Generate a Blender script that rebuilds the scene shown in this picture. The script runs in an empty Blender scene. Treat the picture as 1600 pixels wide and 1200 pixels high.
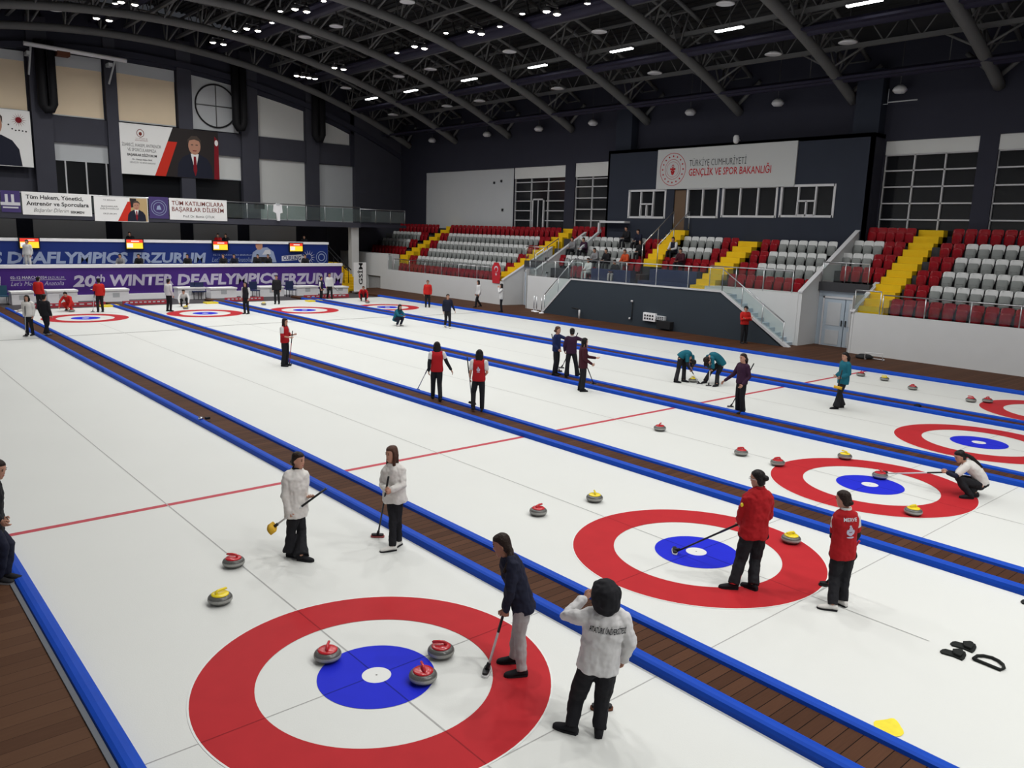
import bpy, bmesh, math, random
from mathutils import Vector, Matrix, Euler
random.seed(7)
SC = bpy.context.scene
COL = SC.collection
PI = math.pi
# ---------------------------------------------------------------- camera, world, lights, exposure
CAM = Vector((-4.056, -6.6775, 4.6256)); YAW, PITCH, ROLL, FPX = 0.7167, -0.1893, 0.0299, 1256.6347
def cam_axes():
    cy, sy, cp, sp = math.cos(YAW), math.sin(YAW), math.cos(PITCH), math.sin(PITCH)
    f = Vector((sy*cp, cy*cp, sp)); r = Vector((cy, -sy, 0)); u = r.cross(f)
    return r*math.cos(ROLL)+u*math.sin(ROLL), u*math.cos(ROLL)-r*math.sin(ROLL), f
CR, CU, CF = cam_axes()
cd = bpy.data.cameras.new('camera'); cam = bpy.data.objects.new('camera', cd); COL.objects.link(cam)
cd.sensor_fit = 'HORIZONTAL'; cd.sensor_width = 36.0; cd.lens = FPX/1600*36.0; cd.clip_end = 300; cd.clip_start = 0.05
cam.matrix_world = Matrix(((CR.x, CU.x, -CF.x, CAM.x), (CR.y, CU.y, -CF.y, CAM.y), (CR.z, CU.z, -CF.z, CAM.z), (0, 0, 0, 1)))
SC.camera = cam
wd = bpy.data.worlds.new('world'); SC.world = wd; wd.use_nodes = True
wd.node_tree.nodes['Background'].inputs[0].default_value = (0.62, 0.66, 0.75, 1)
wd.node_tree.nodes['Background'].inputs[1].default_value = 0.05
SC.view_settings.view_transform = 'Standard'; SC.view_settings.look = 'None'
SC.view_settings.exposure = 0.0; SC.view_settings.gamma = 1.0; SC.view_settings.use_curve_mapping = False
LAMP_W = 258.0; ROW_K = {2.6: 0.7, 9.65: 1.05, 16.4: 1.1, 22.85: 0.8}
ROWS_X = (2.6, 9.65, 16.4, 22.85)
ROWS_Y = {2.6: (-15, -9, -3, 3, 9.3, 15.5, 21.8, 27.9, 34.2, 40.3, 45.4), 9.65: (-15, -9, -3, 3, 9.3, 15.5, 21.8, 27.9, 34.2, 40.0, 44.7),
          16.4: (-15, -9, -3, 3, 9.3, 15.5, 21.8, 28.0, 34.25, 40.3, 45.4), 22.85: (-9, -3, 3, 9.3, 15.7, 22.2, 27.8, 32.9, 42.0)}
RC = (12.57, -32.36); RR = 48.19                       # centre and radius of the arched roof trusses
def arch_z(x, dr=0.0): return RC[1]+math.sqrt((RR+dr)**2-(x-RC[0])**2)
def area_light(name, loc, power, size, color=(1, 0.995, 0.975), spread=150):
    l = bpy.data.lights.new(name, 'AREA'); l.shape = 'DISK'; l.size = size; l.energy = power; l.color = color; l.spread = math.radians(spread)
    o = bpy.data.objects.new(name, l); o.location = loc; COL.objects.link(o); return o
def lamp_k(x, y):                                       # the rows are not all turned up alike
    if x < 12: return (1.95 if y < -8 else 1.0) if y < 0 else 1.0
    if x > 20: return 0.35 if y < -8 else 0.6 if y < 5 else 0.85 if y < 12 else 1.0
    return 0.35 if y < -8 else 0.18 if y < 5 else 0.5 if y < 12 else 0.95
for rx in ROWS_X:
    for ry in ROWS_Y[rx]:
        area_light('flood_light_beam', (rx, ry, arch_z(rx, -0.42)), LAMP_W*ROW_K[rx]*lamp_k(rx, ry), 0.7)
# ---------------------------------------------------------------- helpers: measured picture point -> place in the hall
def ray(px, py): return CR*((px-800)/FPX)-CU*((py-600)/FPX)+CF
def on(ax, v, px, py):
    d = ray(px, py); return CAM+d*((v-CAM[ax])/d[ax])
def gnd(px, py, z=0.0): return on(2, z, px, py)
FH = Vector((CF.x, CF.y, 0)).normalized(); RH = Vector((CR.x, CR.y, 0)).normalized()
def vplane(base, px, py, d=0.0):                        # point on the vertical plane across the view, d metres behind base
    r = ray(px, py); t = ((base+FH*d-CAM).dot(FH))/r.dot(FH); return CAM+r*t
def onarch(px, py, dr=0.1):
    d = ray(px, py); t = 5.0
    while t < 90:
        p = CAM+d*t
        if math.hypot(p.x-RC[0], p.z-RC[1]) >= RR-dr: return p
        t += 0.02
    return None
# ---------------------------------------------------------------- materials
def srgb(r, g, b): return tuple(((c/255+0.055)/1.055)**2.4 if c > 10 else c/255/12.92 for c in (r, g, b))
MATS = {}
def mat(name, col, rough=0.6, metal=0.0, spec=0.15, noise=0.0, nscale=6.0, bump=0.0, bscale=40.0, emit=None, estr=0.0, alpha=1.0, coat=0.0, trans=0.0):
    m = bpy.data.materials.new(name); m.use_nodes = True; nt = m.node_tree; b = nt.nodes['Principled BSDF']
    c = (*col, 1); b.inputs['Base Color'].default_value = c; b.inputs['Roughness'].default_value = rough; b.inputs['Metallic'].default_value = metal
    b.inputs['Specular IOR Level'].default_value = spec
    tc = nt.nodes.new('ShaderNodeTexCoord')
    if noise:
        n = nt.nodes.new('ShaderNodeTexNoise'); n.inputs['Scale'].default_value = nscale; n.inputs['Detail'].default_value = 4
        nt.links.new(tc.outputs['Object'], n.inputs['Vector'])
        mx = nt.nodes.new('ShaderNodeMix'); mx.data_type = 'RGBA'
        mx.inputs[6].default_value = (*[v*(1-noise) for v in col], 1); mx.inputs[7].default_value = (*[min(1, v*(1+noise)) for v in col], 1)
        nt.links.new(n.outputs['Fac'], mx.inputs[0]); nt.links.new(mx.outputs[2], b.inputs['Base Color'])
    if bump:
        n2 = nt.nodes.new('ShaderNodeTexNoise'); n2.inputs['Scale'].default_value = bscale; n2.inputs['Detail'].default_value = 3
        nt.links.new(tc.outputs['Object'], n2.inputs['Vector'])
        bp = nt.nodes.new('ShaderNodeBump'); bp.inputs['Strength'].default_value = bump; bp.inputs['Distance'].default_value = 0.02
        nt.links.new(n2.outputs['Fac'], bp.inputs['Height']); nt.links.new(bp.outputs[0], b.inputs['Normal'])
    if emit: b.inputs['Emission Color'].default_value = (*emit, 1); b.inputs['Emission Strength'].default_value = estr
    if coat: b.inputs['Coat Weight'].default_value = coat
    if trans: b.inputs['Transmission Weight'].default_value = trans
    b.inputs['Alpha'].default_value = alpha
    MATS[name] = m; return m
def wood_mat(name, c1, c2, plank, gap, axis=1):
    m = mat(name, c1, rough=0.6, spec=0.06); nt = m.node_tree; b = nt.nodes['Principled BSDF']
    tc = nt.nodes.new('ShaderNodeTexCoord'); sx = nt.nodes.new('ShaderNodeSeparateXYZ'); nt.links.new(tc.outputs['Object'], sx.inputs[0])
    def M(op, a, bb=None, cl=False):
        n = nt.nodes.new('ShaderNodeMath'); n.operation = op; n.use_clamp = cl
        for i, v in enumerate((a, bb)):
            if v is None: continue
            if isinstance(v, (int, float)): n.inputs[i].default_value = v
            else: nt.links.new(v, n.inputs[i])
        return n.outputs[0]
    v = M('DIVIDE', sx.outputs[axis], plank); fr = M('FRACT', v); idx = M('FLOOR', v)
    g = M('LESS_THAN', fr, gap)
    wn = nt.nodes.new('ShaderNodeTexWhiteNoise'); wn.noise_dimensions = '1D'; nt.links.new(idx, wn.inputs['W'])
    mp = nt.nodes.new('ShaderNodeMapping'); nt.links.new(tc.outputs['Object'], mp.inputs[0])
    mp.inputs['Scale'].default_value = (1.2, 26, 1) if axis == 1 else (26, 1.2, 1)
    ns = nt.nodes.new('ShaderNodeTexNoise'); ns.inputs['Scale'].default_value = 3; ns.inputs['Detail'].default_value = 5; nt.links.new(mp.outputs[0], ns.inputs['Vector'])
    f = M('ADD', M('MULTIPLY', wn.outputs['Value'], 0.5), M('MULTIPLY', ns.outputs['Fac'], 0.5))
    mx = nt.nodes.new('ShaderNodeMix'); mx.data_type = 'RGBA'; mx.inputs[6].default_value = (*c1, 1); mx.inputs[7].default_value = (*c2, 1); nt.links.new(f, mx.inputs[0])
    m2 = nt.nodes.new('ShaderNodeMix'); m2.data_type = 'RGBA'; m2.inputs[7].default_value = (*[v*0.12 for v in c1], 1)
    nt.links.new(g, m2.inputs[0]); nt.links.new(mx.outputs[2], m2.inputs[6]); nt.links.new(m2.outputs[2], b.inputs['Base Color'])
    return m
def glass_mat(name, col, alpha):
    m = bpy.data.materials.new(name); m.use_nodes = True; nt = m.node_tree; nt.nodes.clear()
    o = nt.nodes.new('ShaderNodeOutputMaterial'); t = nt.nodes.new('ShaderNodeBsdfTransparent'); g = nt.nodes.new('ShaderNodeBsdfGlossy'); d = nt.nodes.new('ShaderNodeBsdfDiffuse')
    t.inputs[0].default_value = (*col, 1); g.inputs['Roughness'].default_value = 0.05; d.inputs[0].default_value = (0.5, 0.55, 0.55, 1)
    a = nt.nodes.new('ShaderNodeMixShader'); b = nt.nodes.new('ShaderNodeMixShader'); a.inputs[0].default_value = 0.5; b.inputs[0].default_value = alpha
    nt.links.new(g.outputs[0], a.inputs[1]); nt.links.new(d.outputs[0], a.inputs[2]); nt.links.new(t.outputs[0], b.inputs[1]); nt.links.new(a.outputs[0], b.inputs[2]); nt.links.new(b.outputs[0], o.inputs[0])
    MATS[name] = m; return m
mat('ice', (0.655, 0.665, 0.64), rough=0.42, spec=0.15, noise=0.03, nscale=0.5, bump=0.06, bscale=60)
mat('ring_red', (0.43, 0.024, 0.030), rough=0.45, spec=0.04, noise=0.12, nscale=3)
mat('ring_blue', (0.018, 0.026, 0.55), rough=0.45, spec=0.04, noise=0.1, nscale=3)
mat('ring_white', (0.70, 0.71, 0.69), rough=0.45, spec=0.25)
mat('line_red', (0.46, 0.05, 0.07), rough=0.5, spec=0.2); mat('line_red_dark', (0.27, 0.02, 0.025), spec=0.04); mat('line_blue_dark', (0.014, 0.02, 0.27), spec=0.04); mat('line_grey', (0.36, 0.36, 0.35), rough=0.5, spec=0.2); mat('line_dark', (0.16, 0.16, 0.15), rough=0.5, spec=0.2)
mat('yellow_paint', (0.80, 0.66, 0.05), rough=0.5, spec=0.2, noise=0.2, nscale=9)
wood_mat('deck_wood', (0.046, 0.020, 0.011), (0.102, 0.046, 0.025), 0.145, 0.06)
wood_mat('platform_wood', (0.066, 0.031, 0.018), (0.115, 0.059, 0.034), 0.20, 0.02)
mat('foam_blue', (0.008, 0.062, 0.44), rough=0.5, spec=0.1, noise=0.12, nscale=4)
mat('far_floor', (0.055, 0.05, 0.055), rough=0.6, noise=0.15, nscale=2)
mat('concrete', (0.35, 0.35, 0.35), rough=0.8, noise=0.1)
mat('white_wall', (0.61, 0.62, 0.625), rough=0.7, noise=0.03, nscale=1.5)
mat('dark_wall', (0.026, 0.031, 0.046), rough=0.7, noise=0.08, nscale=1.2)
mat('stair_wall', (0.034, 0.044, 0.056), rough=0.7, noise=0.06, nscale=1.2)
mat('upper_wall', (0.033, 0.034, 0.050), rough=0.75, noise=0.1, nscale=1.0)
mat('gable_wall', (0.056, 0.057, 0.074), rough=0.75, noise=0.1, nscale=1.0)
mat('strip_grey', (0.13, 0.14, 0.16), rough=0.6); mat('panel_dark', (0.60, 0.60, 0.61), rough=0.8); mat('black', (0.012, 0.012, 0.014), rough=0.6); mat('near_black', (0.02, 0.02, 0.022), rough=0.6)
mat('blind_beige', (0.80, 0.66, 0.48), rough=0.8, noise=0.04, nscale=1); mat('blind_white', (0.66, 0.67, 0.66), rough=0.8, noise=0.03, nscale=1); mat('panel_grey', (0.50, 0.52, 0.54), rough=0.8, noise=0.03, nscale=1)
mat('white_frame', (0.56, 0.56, 0.58), rough=0.5); mat('steel', (0.55, 0.56, 0.58), rough=0.3, metal=0.9); mat('truss_grey', (0.13, 0.13, 0.13), rough=0.55, noise=0.1, nscale=2)
mat('roof_deck', (0.04, 0.04, 0.042), rough=0.7, noise=0.1, nscale=2); mat('duct_dark', (0.03, 0.028, 0.05), rough=0.5, noise=0.1, nscale=2)
mat('seat_red', (0.25, 0.007, 0.013), rough=0.16, spec=0.3); mat('seat_white', (0.62, 0.63, 0.63), rough=0.4); mat('seat_grey', (0.245, 0.26, 0.255), rough=0.4)
mat('stair_yellow', (0.72, 0.47, 0.012), rough=0.6, noise=0.08, nscale=3); mat('stand_dark', (0.05, 0.05, 0.055), rough=0.8, noise=0.1)
mat('window_dark', (0.012, 0.013, 0.015), rough=0.12, spec=0.5)
mat('door_blue', (0.42, 0.49, 0.56), rough=0.5); mat('brown_door', (0.13, 0.085, 0.055), rough=0.5)
mat('lamp_on', (1, 1, 1), emit=(1.0, 0.93, 0.82), estr=26); mat('led_on', (1, 1, 1), emit=(0.98, 1.0, 1.0), estr=9); mat('lamp_shell', (0.08, 0.08, 0.085), rough=0.5); mat('lamp_disc', (0.62, 0.62, 0.64), rough=0.35)
mat('banner_purple', (0.062, 0.022, 0.185), rough=0.55, noise=0.12, nscale=1.2); mat('banner_blue', (0.014, 0.032, 0.18), rough=0.55, noise=0.12, nscale=0.8)
mat('ink_white', (0.62, 0.62, 0.66), rough=0.6); mat('ink_lilac', (0.48, 0.45, 0.56), rough=0.6); mat('ink_black', (0.02, 0.02, 0.022), rough=0.6); mat('ink_red', (0.42, 0.02, 0.025), rough=0.6); mat('ink_brown', (0.20, 0.04, 0.03), rough=0.6); mat('ink_paleblue', (0.30, 0.36, 0.52), rough=0.6)
mat('sign_board', (0.47, 0.48, 0.48), rough=0.6); mat('paper', (0.84, 0.84, 0.83), rough=0.6); mat('paper_red', (0.60, 0.035, 0.02), rough=0.6); mat('paper_tan', (0.50, 0.36, 0.18), rough=0.6); mat('logo_purple', (0.07, 0.05, 0.17), rough=0.6); mat('dark_photo', (0.03, 0.025, 0.025), rough=0.6)
mat('suit', (0.018, 0.02, 0.035), rough=0.6); mat('skin_print', (0.48, 0.25, 0.17), rough=0.6); mat('tie_red', (0.22, 0.012, 0.02), rough=0.6); mat('hair_print', (0.08, 0.06, 0.05), rough=0.6)
mat('screen_red', (0.5, 0.03, 0.02), emit=(0.9, 0.05, 0.03), estr=0.7); mat('screen_yellow', (0.6, 0.4, 0.02), emit=(1.0, 0.62, 0.04), estr=0.9); mat('screen_white', (0.6, 0.6, 0.6), emit=(0.9, 0.9, 0.85), estr=0.6)
mat('bench_white', (0.86, 0.86, 0.88), rough=0.6, noise=0.04); mat('chair_blue', (0.025, 0.035, 0.09), rough=0.5); mat('chair_teal', (0.03, 0.09, 0.14), rough=0.5)
mat('granite', (0.10, 0.10, 0.094), rough=0.28, spec=0.5, noise=0.45, nscale=90); mat('granite_band', (0.33, 0.33, 0.31), rough=0.55, noise=0.3, nscale=120)
mat('cap_red', (0.50, 0.014, 0.022), rough=0.22, spec=0.6); mat('cap_yellow', (0.80, 0.62, 0.02), rough=0.25, spec=0.5)
mat('pole_white', (0.62, 0.62, 0.63), rough=0.4); mat('pole_black', (0.02, 0.02, 0.022), rough=0.35); mat('pole_red', (0.40, 0.03, 0.04), rough=0.4); mat('pad_yellow', (0.62, 0.36, 0.03), rough=0.85, noise=0.2, nscale=40); mat('pad_white', (0.66, 0.66, 0.66), rough=0.8); mat('pad_brown', (0.13, 0.05, 0.03), rough=0.8); mat('pad_red', (0.35, 0.08, 0.08), rough=0.7)
mat('rubber', (0.015, 0.017, 0.016), rough=0.75, bump=0.2)
mat('skin', (0.50, 0.27, 0.19), rough=0.5, noise=0.06, nscale=12); mat('skin_dark', (0.36, 0.18, 0.12), rough=0.5, noise=0.06, nscale=12); mat('lip', (0.36, 0.10, 0.09), rough=0.5); mat('eye', (0.015, 0.012, 0.01), rough=0.2)
HAIRS = {'black': (0.012, 0.010, 0.010), 'dark': (0.022, 0.013, 0.010), 'brown': (0.075, 0.035, 0.024), 'blond': (0.16, 0.10, 0.06)}
for k, v in HAIRS.items(): mat('hair_'+k, v, rough=0.45, bump=0.5, bscale=60)
def cloth(name, col, bump=0.35, sc=11): return mat('cloth_'+name, col, rough=0.8, spec=0.2, noise=0.06, nscale=10, bump=bump, bscale=sc)
for k, v in dict(white=(0.62, 0.61, 0.61), offwhite=(0.66, 0.64, 0.61), black=(0.013, 0.013, 0.016), navy=(0.012, 0.014, 0.030), red=(0.37, 0.010, 0.014), brightred=(0.50, 0.018, 0.015), maroon=(0.050, 0.010, 0.017), purple=(0.034, 0.011, 0.032), teal=(0.009, 0.115, 0.165), blue=(0.011, 0.020, 0.080), greypants=(0.36, 0.34, 0.34), grey=(0.20, 0.20, 0.21), orange=(0.5, 0.07, 0.02), pale=(0.6, 0.6, 0.6)).items(): cloth(k, v)
glass_mat('rail_glass', (0.90, 0.94, 0.93), 0.045)
glass_mat('balcony_glass', (0.72, 0.80, 0.78), 0.12)
# ---------------------------------------------------------------- mesh builder
class MB:
    def __init__(s): s.v = []; s.f = []; s.mi = []; s.mats = []; s.sm = []
    def _m(s, m):
        if m is None: return 0
        if m not in s.mats: s.mats.append(m)
        return s.mats.index(m)
    def face(s, pts, m=None, smooth=False):
        b = len(s.v); s.v += [tuple(p) for p in pts]; s.f.append(tuple(range(b, b+len(pts)))); s.mi.append(s._m(m)); s.sm.append(smooth); return s
    def box(s, x0, x1, y0, y1, z0, z1, m=None):
        if x0 > x1: x0, x1 = x1, x0
        if y0 > y1: y0, y1 = y1, y0
        if z0 > z1: z0, z1 = z1, z0
        b = len(s.v); s.v += [(x, y, z) for z in (z0, z1) for x, y in ((x0, y0), (x1, y0), (x1, y1), (x0, y1))]
        k = s._m(m)
        for q in ((3, 2, 1, 0), (4, 5, 6, 7), (0, 1, 5, 4), (1, 2, 6, 5), (2, 3, 7, 6), (3, 0, 4, 7)):
            s.f.append(tuple(b+i for i in q)); s.mi.append(k); s.sm.append(False)
        return s
    def prism(s, poly, off, m=None):                    # polygon (3-D points) swept by the vector off
        off = Vector(off); a = [Vector(p) for p in poly]; n = Vector((0, 0, 0))
        for i in range(len(a)): n += a[i].cross(a[(i+1) % len(a)])
        if n.dot(off) > 0: a.reverse()
        b = len(s.v); N = len(a); s.v += [tuple(p) for p in a]+[tuple(p+off) for p in a]; k = s._m(m)
        fs = [tuple(range(b, b+N)), tuple(range(b+2*N-1, b+N-1, -1))]+[(b+(i+1) % N, b+i, b+N+i, b+N+(i+1) % N) for i in range(N)]
        for f in fs: s.f.append(f); s.mi.append(k); s.sm.append(False)
        return s
    def loft(s, rings, m=None, smooth=True, caps=True):  # rings: lists of equally many points
        b = len(s.v); n = len(rings[0]); k = s._m(m)
        for r in rings: s.v += [tuple(p) for p in r]
        for i in range(len(rings)-1):
            for j in range(n):
                a = b+i*n+j; c = b+i*n+(j+1) % n
                s.f.append((a, c, c+n, a+n)); s.mi.append(k); s.sm.append(smooth)
        if caps:
            s.f.append(tuple(b+j for j in reversed(range(n)))); s.mi.append(k); s.sm.append(False)
            e = b+(len(rings)-1)*n; s.f.append(tuple(e+j for j in range(n))); s.mi.append(k); s.sm.append(False)
        return s
    def tube(s, pts, r, n=8, m=None):
        pts = [Vector(p) for p in pts]; rings = []; up = None
        for i, p in enumerate(pts):
            d = (pts[min(i+1, len(pts)-1)]-pts[max(i-1, 0)]).normalized()
            if up is None:
                up = Vector((0, 0, 1)) if abs(d.z) < 0.9 else Vector((1, 0, 0))
            a = d.cross(up).normalized(); up = a.cross(d).normalized()
            rr = r[i] if isinstance(r, (list, tuple)) else r
            rings.append([p+(up*math.cos(2*PI*j/n)-a*math.sin(2*PI*j/n))*(-rr) for j in range(n)])
        return s.loft([list(reversed(q)) for q in rings], m)
    def lathe(s, prof, n=32, c=(0, 0, 0), m=None, caps=True):
        return s.loft([[(c[0]+r*math.cos(2*PI*j/n), c[1]+r*math.sin(2*PI*j/n), c[2]+z) for j in range(n)] for r, z in prof], m, caps=caps)
    def annulus(s, cx, cy, z, r0, r1, m=None, n=96):
        for j in range(n):
            a, b = 2*PI*j/n, 2*PI*(j+1)/n
            if r0 > 0: s.face([(cx+r0*math.cos(a), cy+r0*math.sin(a), z), (cx+r1*math.cos(a), cy+r1*math.sin(a), z), (cx+r1*math.cos(b), cy+r1*math.sin(b), z), (cx+r0*math.cos(b), cy+r0*math.sin(b), z)], m)
            else: s.face([(cx, cy, z), (cx+r1*math.cos(a), cy+r1*math.sin(a), z), (cx+r1*math.cos(b), cy+r1*math.sin(b), z)], m)
        return s
    def mesh(s, name):
        me = bpy.data.meshes.new(name); me.from_pydata(s.v, [], s.f)
        me.polygons.foreach_set('use_smooth', s.sm); me.polygons.foreach_set('material_index', s.mi)
        for m in s.mats: me.materials.append(MATS[m])
        me.update(); return me
def obj(name, mb, m=None, parent=None, origin=None):
    if m: 
        if not mb.mats: mb.mats = [m]
    if origin is not None:
        ox, oy, oz = origin; mb.v = [(x-ox, y-oy, z-oz) for x, y, z in mb.v]
    o = bpy.data.objects.new(name, mb.mesh(name)); COL.objects.link(o)
    if origin is not None: o.location = origin
    if parent is not None: o.parent = parent
    return o
def tag(o, label=None, cat=None, group=None, kind=None):
    if label: o['label'] = label
    if cat: o['category'] = cat
    if group: o['group'] = group
    if kind: o['kind'] = kind
    return o
def empty(name, loc, label=None, cat=None, group=None, rz=0.0, kind=None):
    o = bpy.data.objects.new(name, None); COL.objects.link(o); o.location = loc; o.rotation_euler = (0, 0, rz); o.empty_display_size = 0.1
    return tag(o, label, cat, group, kind)
def struct(name, mb, m=None, label=None): return tag(obj(name, mb, m), label, None, None, 'structure')
def dup(root, loc=None, rz=None):
    r = root.copy(); COL.objects.link(r)
    if loc is not None: r.location = loc
    if rz is not None: r.rotation_euler = (0, 0, rz)
    for ch in root.children:
        c = ch.copy(); COL.objects.link(c); c.parent = r
        for g in ch.children:
            d = g.copy(); COL.objects.link(d); d.parent = c
    return r
def text(name, body, m, origin, right, up, width=None, height=None, parent=None, bold=0.0, shear=0.0, spacing=1.0, align='L', depth=0.004):
    """flat lettering: origin = lower-left (or lower-centre) corner, size set by width and/or cap height"""
    cu = bpy.data.curves.new(name, 'FONT'); cu.body = body; cu.offset = bold; cu.shear = shear; cu.space_character = spacing; cu.extrude = 0.0; cu.resolution_u = 2
    t = bpy.data.objects.new(name, cu); COL.objects.link(t)
    me = bpy.data.meshes.new_from_object(t); COL.objects.unlink(t); bpy.data.objects.remove(t)
    xs = [v.co.x for v in me.vertices]; x0, x1 = min(xs), max(xs); cap = 0.69
    lines = body.count('\n')
    sy = (height/cap) if height else None; sx = (width/(x1-x0)) if width else sy
    if sy is None: sy = sx
    right = Vector(right).normalized(); up = Vector(up).normalized(); nrm = right.cross(up); o0 = Vector(origin)
    sh = 0.5*(x1-x0)*sx if align == 'C' else 0
    for v in me.vertices: v.co = o0+right*((v.co.x-x0)*sx-sh)+up*(v.co.y*sy)+nrm*depth
    me.materials.clear(); me.materials.append(MATS[m])
    o = bpy.data.objects.new(name, me); COL.objects.link(o)
    if parent is not None: o.parent = parent; o.matrix_parent_inverse = wm(parent).inverted()
    return o
def wm(o):
    return (wm(o.parent) @ o.matrix_parent_inverse if o.parent else Matrix.Identity(4)) @ o.matrix_basis
def part(name, mb, m=None, parent=None):                # a part built at its place in the hall, then hung under its thing
    o = obj(name, mb, m)
    if parent is not None: o.parent = parent; o.matrix_parent_inverse = wm(parent).inverted()
    return o
ORD = ['first', 'second', 'third', 'fourth', 'fifth', 'sixth', 'seventh', 'eighth', 'ninth', 'tenth', 'eleventh', 'twelfth', 'thirteenth', 'fourteenth', 'fifteenth', 'sixteenth', 'seventeenth', 'eighteenth', 'nineteenth', 'twentieth', 'twenty-first', 'twenty-second', 'twenty-third', 'twenty-fourth', 'twenty-fifth', 'twenty-sixth']
# ================================================================ ice, walkways, floor
S = 5.4987; HW = 2.33; Y0, YE = -7.0, 39.4
FAR = {1: (5.40, 34.58), 2: (10.89, 34.38), 3: (16.07, 33.81), 4: (21.07, 33.37), 0: (0.0, 34.7)}
SHEETN = ['nearest', 'second', 'third', 'fourth', 'farthest']
struct('floor', MB().box(-8.6, 34, -19, 52, -0.4, -0.06), 'far_floor')
for i in range(5):
    e = empty('ice_sheet', (i*S, 16, 0), '%s sheet of pale ice with red and blue rings' % ['nearest', 'second nearest', 'middle', 'fourth', 'farthest'][i], 'ice sheet', 'curling ice sheets', kind='structure')
    part('ice', MB().box(i*S-HW, i*S+HW, Y0, YE, -0.08, 0), 'ice', e)
    for cx, cy, nm in ((i*S, 0.0, 'near'), (*FAR[i], 'far')):
        h = MB(); z = 0.0016
        h.annulus(cx, cy, z+0.002, 1.83, 1.85, 'ring_white').annulus(cx, cy, z+0.002, 1.22, 1.83, 'ring_red').annulus(cx, cy, z+0.002, 0.152, 0.61, 'ring_blue').annulus(cx, cy, z+0.002, 0, 0.152, 'ring_white')
        h.annulus(cx, cy, z+0.0028, 0, 0.012, 'line_dark', 12)
        for r0, r1, lm in ((1.22, 1.83, 'line_red_dark'), (0.152, 0.61, 'line_blue_dark')):
            for k in range(4):
                c_, s_ = ((1, 0), (0, 1), (-1, 0), (0, -1))[k]; lw = 0.007
                h.face([(cx+c_*r0+s_*lw, cy+s_*r0-c_*lw, z+0.003), (cx+c_*r1+s_*lw, cy+s_*r1-c_*lw, z+0.003), (cx+c_*r1-s_*lw, cy+s_*r1+c_*lw, z+0.003), (cx+c_*r0-s_*lw, cy+s_*r0+c_*lw, z+0.003)], lm)
        part('target_house', h, None, e)
    part('hog_line', MB().box(i*S-HW, i*S+HW, 6.48, 6.60, 0.0005, 0.0018), 'line_red', e)
    yh = {0: 28.33, 1: 28.55, 2: 29.1, 3: 29.0, 4: 28.75}[i]
    part('far_hog_line', MB().box(i*S-HW, i*S+HW, yh-0.05, yh+0.05, 0.0005, 0.0018), 'line_dark', e)
    l = MB(); w = 0.009
    fx = FAR[i][0]
    l.face([(i*S-w, -3.35, 0.002), (i*S+w, -3.35, 0.002), (fx+w, FAR[i][1], 0.002), (fx-w, FAR[i][1], 0.002)])
    for y in (0.0, -1.84): l.box(i*S-HW, i*S+HW, y-0.006, y+0.006, 0.001, 0.002)
    for y in (FAR[i][1], FAR[i][1]+1.83): l.box(i*S-HW, i*S+HW, y-0.012, y+0.012, 0.001, 0.002)
    part('guide_line', l, 'line_grey', e)
# walkways between the sheets with foam bumpers on both sides
def bumper(x0, x1, ya, yb, label, group='blue foam bumpers beside the ice'):
    h = 0.115; n = 7; c = (x0+x1)/2; w = (x1-x0)/2
    prof = [(x0, 0.0)]+[(c-w*math.cos(PI*k/(n-1)), 0.05+(h-0.05)*math.sin(PI*k/(n-1))**0.6) for k in range(n)]+[(x1, 0.0)]
    mb = MB(); mb.loft([[(x, y, z) for x, z in reversed(prof)] for y in (ya, yb)], None, smooth=False)
    return tag(obj('foam_bumper', mb, 'foam_blue'), label, 'bumper', group)
WN = ['nearest', 'second', 'third', 'farthest']
for i in range(4):
    a, b = i*S+HW, (i+1)*S-HW
    e = tag(obj('walkway', MB().box(a+0.17, b-0.17, Y0, YE+2.2, -0.06, 0.055), 'deck_wood'), '%s brown plank walkway running between two ice sheets' % WN[i], 'walkway', 'plank walkways', 'structure')
    bumper(a, a+0.17, Y0, YE+0.4, 'blue foam bumper on the left side of the %s plank walkway' % WN[i])
    bumper(b-0.17, b, Y0, YE+0.4, 'blue foam bumper on the right side of the %s plank walkway' % WN[i])
struct('floor_left', MB().box(-8.6, -HW-0.2, Y0, 44, -0.06, 0.06), 'platform_wood')
bumper(-HW-0.19, -HW, Y0, YE+0.4, 'blue foam bumper between the nearest ice sheet and the wide brown floor')
tag(obj('bumper_strip', MB().box(-HW-0.24, -HW-0.19, Y0, YE, 0.0, 0.075), 'strip_grey'), 'thin grey strip beside the nearest blue foam bumper', 'strip')
bumper(4*S+HW, 4*S+HW+0.26, Y0, YE+0.4, 'wide blue foam bumper along the outer edge of the farthest ice sheet')
struct('floor_right', MB().box(4*S+HW+0.26, 34, Y0, 46, -0.06, 0.055), 'deck_wood')
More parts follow.
